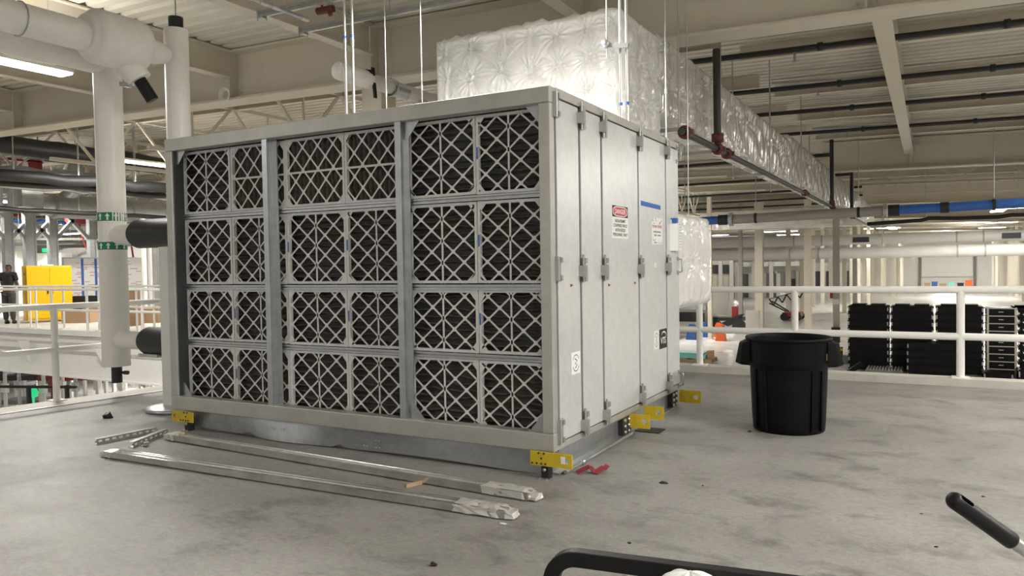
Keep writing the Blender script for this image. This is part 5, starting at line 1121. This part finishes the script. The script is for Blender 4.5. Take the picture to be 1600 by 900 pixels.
def stack(name, px, py, w, d_, h, n, where, cat, group, edge=False, y=None, rot=0, clips=True):
    q = onz(px, py, G); x0, y0 = float(q[0]), float(q[1]) + d_ / 2
    if y: x0, y0 = px, y
    src = None; jr = random.Random(int(abs(x0) * 50))
    for k in range(n):
        top = n - k; ordn = 'topmost' if top == 1 else 'bottom' if top == n else ORD[top] + ' from the top'
        lb = '%s black plastic pallet, %s' % (ordn, where)
        z = G + .0 + k * h
        if src is None:
            src = thing(name, lb, cat, (x0, y0, z), group)
            me = pallet_mesh(w, d_, h, 0).mesh('tray', M['pallet']); o = bpy.data.objects.new('tray', me); C.objects.link(o); o.parent = src
            if clips:
                for s in (-1, 1): c = MB(); c.box(s * (w / 2 - .05) - .022, s * (w / 2 - .05) + .022, -d_ / 2 - .012, -d_ / 2, h * .3, h * .8); m2 = c.mesh('clip', M['galvd']); o2 = bpy.data.objects.new('clip', m2); C.objects.link(o2); o2.parent = src
            if edge:
                c = MB(); c.box(-w / 2 + .02, w / 2 - .02, -d_ / 2 - .03, -d_ / 2, h * .86, h * .98)
                for s in (-1, 1): c.box(s * (w / 2 - .05) - .035, s * (w / 2 - .05) + .035, -d_ / 2 - .03, -d_ / 2, .0, h * .86)
                c.box(-w * .1, w * .06, -d_ / 2 - .015, -d_ / 2, h * .4, h * .5)
                o3 = bpy.data.objects.new('steel_edge', c.mesh('steel_edge', M['hcol'])); C.objects.link(o3); o3.parent = src  # pale edge strips, their lit look put into the colour
            last = src
        else:
            last = dup(src, (x0 + jr.uniform(-.006, .006), y0 + jr.uniform(-.015, .015), z), lb)
        if k == n - 1 and n > 5 and not edge:
            for xx in (-.34, .34): c = MB(); c.box(xx * w / 1.5 - .26, xx * w / 1.5 + .26, -d_ * .35, d_ * .35, h, h * 1.22); o4 = bpy.data.objects.new('lid', c.mesh('lid', M['pallet'])); C.objects.link(o4); o4.parent = last
SGP = 'black plastic pallets stacked in the lower hall'
stack('pallet', -2.20, 578, 1.52, 1.1, .288, 9, 'in the leftmost tall stack right of the bin', 'pallet', SGP, y=34.2)
stack('pallet', -.645, 578, 1.51, 1.1, .288, 9, 'in the second tall stack from the bin', 'pallet', SGP, y=34.2)
stack('pallet', .965, 578, 1.60, 1.1, .290, 9, 'in the third tall stack, behind the railing post', 'pallet', SGP, y=34.2)
stack('pallet', 2.33, 577, .98, 1.0, .285, 9, 'in the ladder-edged stack right of the railing post', 'pallet', SGP, y=34.2, edge=True, clips=False)
stack('pallet', 3.62, 577, .98, 1.0, .285, 9, 'in the ladder-edged stack at the right edge', 'pallet', SGP, y=34.2, edge=True, clips=False)
stack('pallet', 2.99, 577, .20, .9, .285, 9, 'in the narrow stack between the two ladder-edged stacks', 'pallet', SGP, y=34.25, clips=False)
stack('pallet', 1458, 594, 1.75, 1.0, .27, 5, 'in the low stack before the tall ones', 'pallet', SGP)
stack('pallet', 1560, 594, .95, .8, .26, 1, 'lying alone in front of the ladder-edged stacks', 'pallet', SGP)
stack('pallet', 1606, 595, .6, .8, .40, 1, 'lying in front at the right edge', 'pallet', SGP)
q = onz(1368, 586, G); t = thing('folded_pallet', 'grey ribbed pallet lying flat before the leftmost tall stack', 'pallet', (q[0], q[1], G))
b = MB(); b.box(q[0] - .35, q[0] + .95, q[1] - .1, q[1] + .8, G + .10, G + .22); b.part('base', M['grey'], t)
for k in range(12): b = MB(); b.box(q[0] - .30 + k * .105, q[0] - .25 + k * .105, q[1] - .1, q[1] + .8, G + .22, G + .27); b.part('rib', M['hgrey'], t)
b = MB(); b.prism([(0, 0), (.6, .45), (.75, .45), (.75, .35), (.3, 0)], (q[0] - 1.15, q[1], G), (1, 0, 0), (0, 0, 1), (0, .7, 0)); b.part('tipped_end', M['pallet'], t)
for k in range(4): b = MB(); x = q[0] - .3 + 1.15 * (k % 2); y = q[1] + .6 * (k // 2); b.box(x, x + .1, y, y + .1, G, G + .10); b.part('foot', M['grey'], t)
# bins, bollards
def bx_(label, px, py, w, d_, h, ma, name, cat):
    q = onz(px, py, G); b = MB(); x, y = float(q[0]), float(q[1]); b.box(x - w / 2, x + w / 2, y, y + d_, G, G + h * .9); b.box(x - w / 2 - .03, x + w / 2 + .03, y - .03, y + d_ + .03, G + h * .9, G + h); b.box(x - w * .1, x + w * .1, y - .02, y, G + h * .3, G + h * .65)
    return b.thing(name, M[ma], label, cat)
bx_('grey plastic tote beside the leftmost pallet stack', 1325, 569, .40, .4, .36, 'grey', 'plastic_tote', 'bin')
bx_('dark grey bin before the leftmost pallet stack', 1352, 568, .38, .4, .46, 'dsteel', 'plastic_tote', 'bin')
for px, py, lb in ((1315, 571, 'black bollard with a yellow band left of the grey tote'), (1339, 570, 'black bollard with a yellow band right of the grey tote')):
    q = onz(px, py, G); x, y = float(q[0]), float(q[1]); t = thing('bollard', lb, 'bollard', (x, y, G))
    b = MB(); b.tube([(x, y, G), (x, y, G + .78)], .05, 12); b.part('post', M['black'], t); b = MB(); b.tube([(x, y, G + .62), (x, y, G + .72)], .054, 12); b.part('band', M['cabyel'], t)
q = onz(1307, 545, G); b = MB(); b.box(q[0] - .14, q[0] + .14, q[1] - .32, q[1] - .20, G + 2.25, G + 2.5); b.thing('column_tag', M['paper'], 'white plate fixed on the grey column right of the bin', 'sign')
b = MB(); b.box(q[0] - .26, q[0] - .14, q[1] - .32, q[1] - .20, G + 2.55, G + 2.85); b.thing('call_point', M['red'], 'red call point fixed on the grey column right of the bin', 'alarm')
b = MB(); b.box(q[0] - .2, q[0] + .2, q[1] - .36, q[1] - .20, G + .35, G + 1.1); b.thing('electric_box', M['dsteel'], 'dark electric box low on the grey column right of the bin', 'electric box')
# boom lift
q = onz(1238, 500, G); x, y = float(q[0]), float(q[1]); t = thing('boom_lift', 'red boom lift with folded zigzag arms beyond the bin', 'lift', (x, y, G))
b = MB(); b.box(x - .6, x + .7, y - .8, y + .8, G + .30, G + .6); b.box(x + .0, x + .35, y - .5, y + .5, G + .6, G + 1.7); b.part('chassis', M['red'], t)
for ex in (-.45, .5):
    for ey in (-.8, .8): b = MB(); b.tube([(x + ex, y + ey - .12, G + .28), (x + ex, y + ey + .12, G + .28)], .28, 18); b.part('wheel', M['rubber'], t)
b = MB()
for p, q2 in (((-.1, .7), (-1.3, 1.45)), ((-.3, .7), (-1.5, 1.3))): b.bar((x + p[0], y - .9, G + p[1]), (x + q2[0], y - .9, G + q2[1]), .10, .10)
b.part('lower_arm', M['ink'], t)
b = MB(); xs0 = -1.5
for k in range(4):
    z0 = 1.45 + k * .18; x1 = x + xs0 + k * .62; b.bar((x1, y - .9, G + z0 + .15), (x1 + .32, y - .9, G + z0 - .28), .09, .09); b.bar((x1 + .32, y - .9, G + z0 - .28), (x1 + .62, y - .9, G + z0 + .33), .09, .09)
b.bar((x + xs0, y - .9, G + 1.62), (x + xs0 + 2.5, y - .9, G + 2.3), .05, .05); b.part('upper_arm', M['ink'], t)
# cart with a tall sheet, orange and blue items by the columns
q = onz(1140, 519, G); x, y = float(q[0]), float(q[1]); t = thing('panel_cart', 'wheeled cart carrying a tall grey metal sheet left of the nearest cream column', 'cart', (x, y, G))
b = MB(); b.obox((x - .6, y, G + 2.0), rv * 1.1, fv * .08, (0, 0, 1.75)); b.part('sheet', M['sheet'], t)
b = MB(); b.box(x - 1.2, x + .9, y - .5, y + .6, G + .75, G + .95); b.prism([(0, 0), (1.1, .55), (1.3, .55), (.4, -.2)], (x - .4, y - .5, G + .6), (1, 0, 0), (0, 0, 1), (0, .9, 0)); b.part('bed', M['dsteel'], t)
for ex in (-.8, .7): b = MB(); b.tube([(x + ex, y - .55, G + .42), (x + ex, y - .4, G + .42)], .42, 18); b.part('wheel', M['rubber'], t)
b = MB(); b.box(x + .1, x + .45, y + .2, y + .5, G + .95, G + 1.6); b.part('engine', M['red'], t)
q = onz(1176, 524, G); b = MB(); b.box(q[0] - .35, q[0] + .4, q[1] - .3, q[1] + .3, G, G + 1.5); b.prism([(0, 0), (.35, .0), (.7, .75), (.35, .75)], (q[0] - .33, q[1] - .31, G + .6), (1, 0, 0), (0, 0, 1), (0, .02, 0)); b.thing('tool_chest', M['hgrey'], 'grey tool chest with a slanted front between the cart and the cream column', 'tool chest')
def barrier(label, px, py, h, w, ma):
    q = onz(px, py, G); x, y = float(q[0]), float(q[1]); b = MB(); b.prism([(-w / 2, 0), (w / 2, 0), (w / 2 * .8, h * .3), (w / 2 * .55, h), (-w / 2 * .55, h), (-w / 2 * .8, h * .3)], (x, y, G), (1, 0, 0), (0, 0, 1), (0, .5, 0)); b.box(x - w * .2, x + w * .2, y + .1, y + .4, G + h, G + h * 1.12)
    return b.thing('plastic_barrier', M[ma], label, 'barrier')
barrier('bright orange plastic barrier, the lower one seen below the middle rail', 1125, 533, .85, .55, 'orange')
barrier('orange barrier standing further back above the middle rail', 1121, 527, .75, .5, 'orange')
barrier('blue barrier at the foot of the leftmost cream column', 1099, 527, .75, .6, 'bluep')
barrier('blue item behind the leftmost cream column', 1102, 500, 1.3, .7, 'bluep')
barrier('dark blue barrier behind the near railing post', 1079, 531, .8, .6, 'bluep')
q = onz(1111, 505, G); b = MB(); b.lathe([(0, 0), (.22, .08), (.28, .3), (.2, .5), (0, .58)], (q[0], q[1], G + 1.2), 14); b.tube([(q[0], q[1], G), (q[0], q[1], G + 1.25)], .05, 8); b.thing('marker_ball', M['redtape'], 'pink red marker on a stand before the leftmost cream column', 'marker', (q[0], q[1], G))
# bench with flat goods just past the unit's far corner
q = onz(1080, 566, G); x, y = float(q[0]), float(q[1])
b = MB()
for k in range(3): b.box(x - 1.6, x + .9, y + k * .5, y + .12 + k * .5, G, G + .12)
for k in range(5): b.box(x - 1.6 + k * .55, x - 1.35 + k * .55, y, y + 1.2, G + .12, G + .16)
b.thing('wooden_pallet', M['wood'], 'wooden pallet on the lower floor just past the far corner of the unit', 'pallet')
b = MB(); b.box(x - 1.4, x + .6, y + .1, y + 1.1, G + .16, G + .34); b.box(x - 1.2, x + .5, y + .15, y + 1.05, G + .34, G + .40); b.thing('sheet_bundle', M['turq'], 'turquoise sheets lying on the wooden pallet', 'sheets')
b = MB(); b.box(x + .62, x + .86, y + .3, y + .7, G + .16, G + .5); b.thing('cardboard_box', M['tan'], 'small brown box beside the turquoise sheets', 'box')
q = onz(1078, 522, G); x, y = float(q[0]), float(q[1])
t = thing('work_bench', 'bench with a grey cover and a black shelf seen below the foil wrapped plenum', 'bench', (x, y, G))
b = MB(); b.box(x - 1.6, x + 1.1, y - .4, y + .5, G + 1.55, G + 1.75); b.prism([(-1.6, 0), (1.1, 0), (.7, .55), (-1.6, .7)], (x, y - .4, G + 1.75), (1, 0, 0), (0, 0, 1), (0, .9, 0)); b.part('cover', M['grey'], t)
b = MB(); b.box(x - 1.5, x + 1.0, y - .35, y + .45, G + .8, G + 1.35); b.part('shelf', M['ink'], t)
for ex in (-1.4, .9): b = MB(); b.box(x + ex, x + ex + .1, y - .3, y + .4, G, G + 1.55); b.part('leg', M['galvd'], t)
# wide white round ducts crossing the far hall
for z, y, r, lb, x0, x1 in ((1.95, 60, .40, 'lower of the two wide white round ducts crossing the far hall', -30, 40), (2.95, 62.0, .38, 'upper of the two wide white round ducts crossing the far hall', -30, 40)):
    t = thing('hall_duct', lb, 'air duct', (0, y, z - r)); b = MB(); b.tube([(x0, y, z), (x1, y, z)], r, 24); b.part('duct_pipe', M['white'], t)
    for x in (-21, -9.2, -7.2, 1.6, 3.2, 12, 20): b = MB(); b.tube([(x - .05, y, z), (x + .05, y, z)], r + .025, 24); b.part('seam_band', M['hgrey'], t)
    for x in (-16, -3, 7, 24): b = MB(); b.tube([(x, y, z + r), (x, y, 5.5 + RZ(x))], .03, 6); b.part('hanger_rod', M['galvd'], t)
    for x in (-4.5, 4.8) if z > 2.5 else (): b = MB(); b.box(x - .55, x + .55, y - r - .03, y - r + .1, z - .22, z + .16); b.part('outlet_grille', M['darkwin'], t)
# pale plant structures in the back of the hall, left half
def plant(label, pa, pb, py1, dep, ma, cols=0, dark=(), name='process_unit', rail_=None):
    a, c = pd(*pa, dep), pd(*pb, dep); zt = a.z; w = Vector((c.x - a.x, c.y - a.y, 0)); n_ = w.normalized(); m_ = (a + c) / 2; zb = pd(pa[0], py1, dep).z; nrm = Vector((-n_.y, n_.x, 0)); zb = max(G, zb)
    t = thing(name, label, 'plant unit', (m_.x, m_.y, G))
    b = MB(); b.obox((m_.x + nrm.x, m_.y + nrm.y, (zt + zb) / 2), w, nrm * 2, (0, 0, zt - zb)); b.part('housing', M[ma], t)
    for (u0, u1, p0, p1) in dark:
        z0, z1 = pd(pa[0], p1, dep).z, pd(pa[0], p0, dep).z; q = Vector((a.x, a.y, 0)) + w * ((u0 + u1) / 2) - nrm * .06; b = MB(); b.obox((q.x, q.y, (z0 + z1) / 2), w * (u1 - u0), nrm * .12, (0, 0, z1 - z0)); b.part('louvre', M['darkwin'], t)
    for k in range(cols + 1 if cols else 0):
        q = Vector((a.x, a.y, 0)) + w * (k / cols) - nrm * .2; b = MB(); b.box(q.x - .2, q.x + .2, q.y - .2, q.y + .2, G, zt); b.part('leg', M['white'], t)
    if rail_:
        z = zt
        for hz in (.6, 1.2): b = MB(); b.bar((a.x, a.y, z + hz), (c.x, c.y, z + hz), .08, .08); b.part('rail', M['white'], t)
        for k in range(9): q = a.lerp(c, k / 8); b = MB(); b.bar((q.x, q.y, z), (q.x, q.y, z + 1.2), .08, .08); b.part('rail_post', M['white'], t)
    return t
plant('pale unit with a dark louvre behind the leftmost cream column', (1108, 404), (1142, 404), 470, 88, 'hcol', 2, ((.1, .95, 414, 428),))
plant('white platform with railings between the two nearest cream columns', (1150, 410), (1258, 412), 417, 92, 'white', 4, (), 'platform', True)
plant('grey shelving unit under the white platform', (1150, 428), (1215, 428), 465, 94, 'grey', 3, ((.55, .7, 440, 452),))
plant('white building with dark openings right of the second cream column', (1268, 411), (1344, 411), 455, 116, 'wall', 5, ((.02, .25, 424, 449), (.30, .46, 424, 449), (.62, .76, 424, 449), (.80, .93, 424, 449)))
plant('long pale plant unit in front of the left hall wall', (1212, 424), (1262, 424), 460, 128, 'hgrey', 3, ((.3, .6, 436, 448),))
# goods in front of the far door
for i, (px, w, h, ma, lb) in enumerate(((1449, .8, .5, 'tan', 'small brown crate at the left of the far door'), (1460, .8, .7, 'bluep', 'blue crate before the far door'), (1473, .9, .35, 'tan', 'wide orange brown crate before the middle of the far door'), (1486, .9, .7, 'turq', 'pale blue crate before the far door, right of its middle'), (1500, .8, .5, 'dsteel', 'dark crate right of the pale blue crate'), (1513, .9, .9, 'orange', 'tall orange crate at the right of the far door'))):
    q = onz(px, 447.5, G); x, y = float(q[0]), 136.0; b = MB(); b.box(x - w / 2, x + w / 2, y, y + 1.2, G, G + h); b.box(x - w / 2 - .05, x + w / 2 + .05, y - .05, y + 1.25, G + h, G + h + .12); b.thing('crate', M[ma], lb, 'crate')
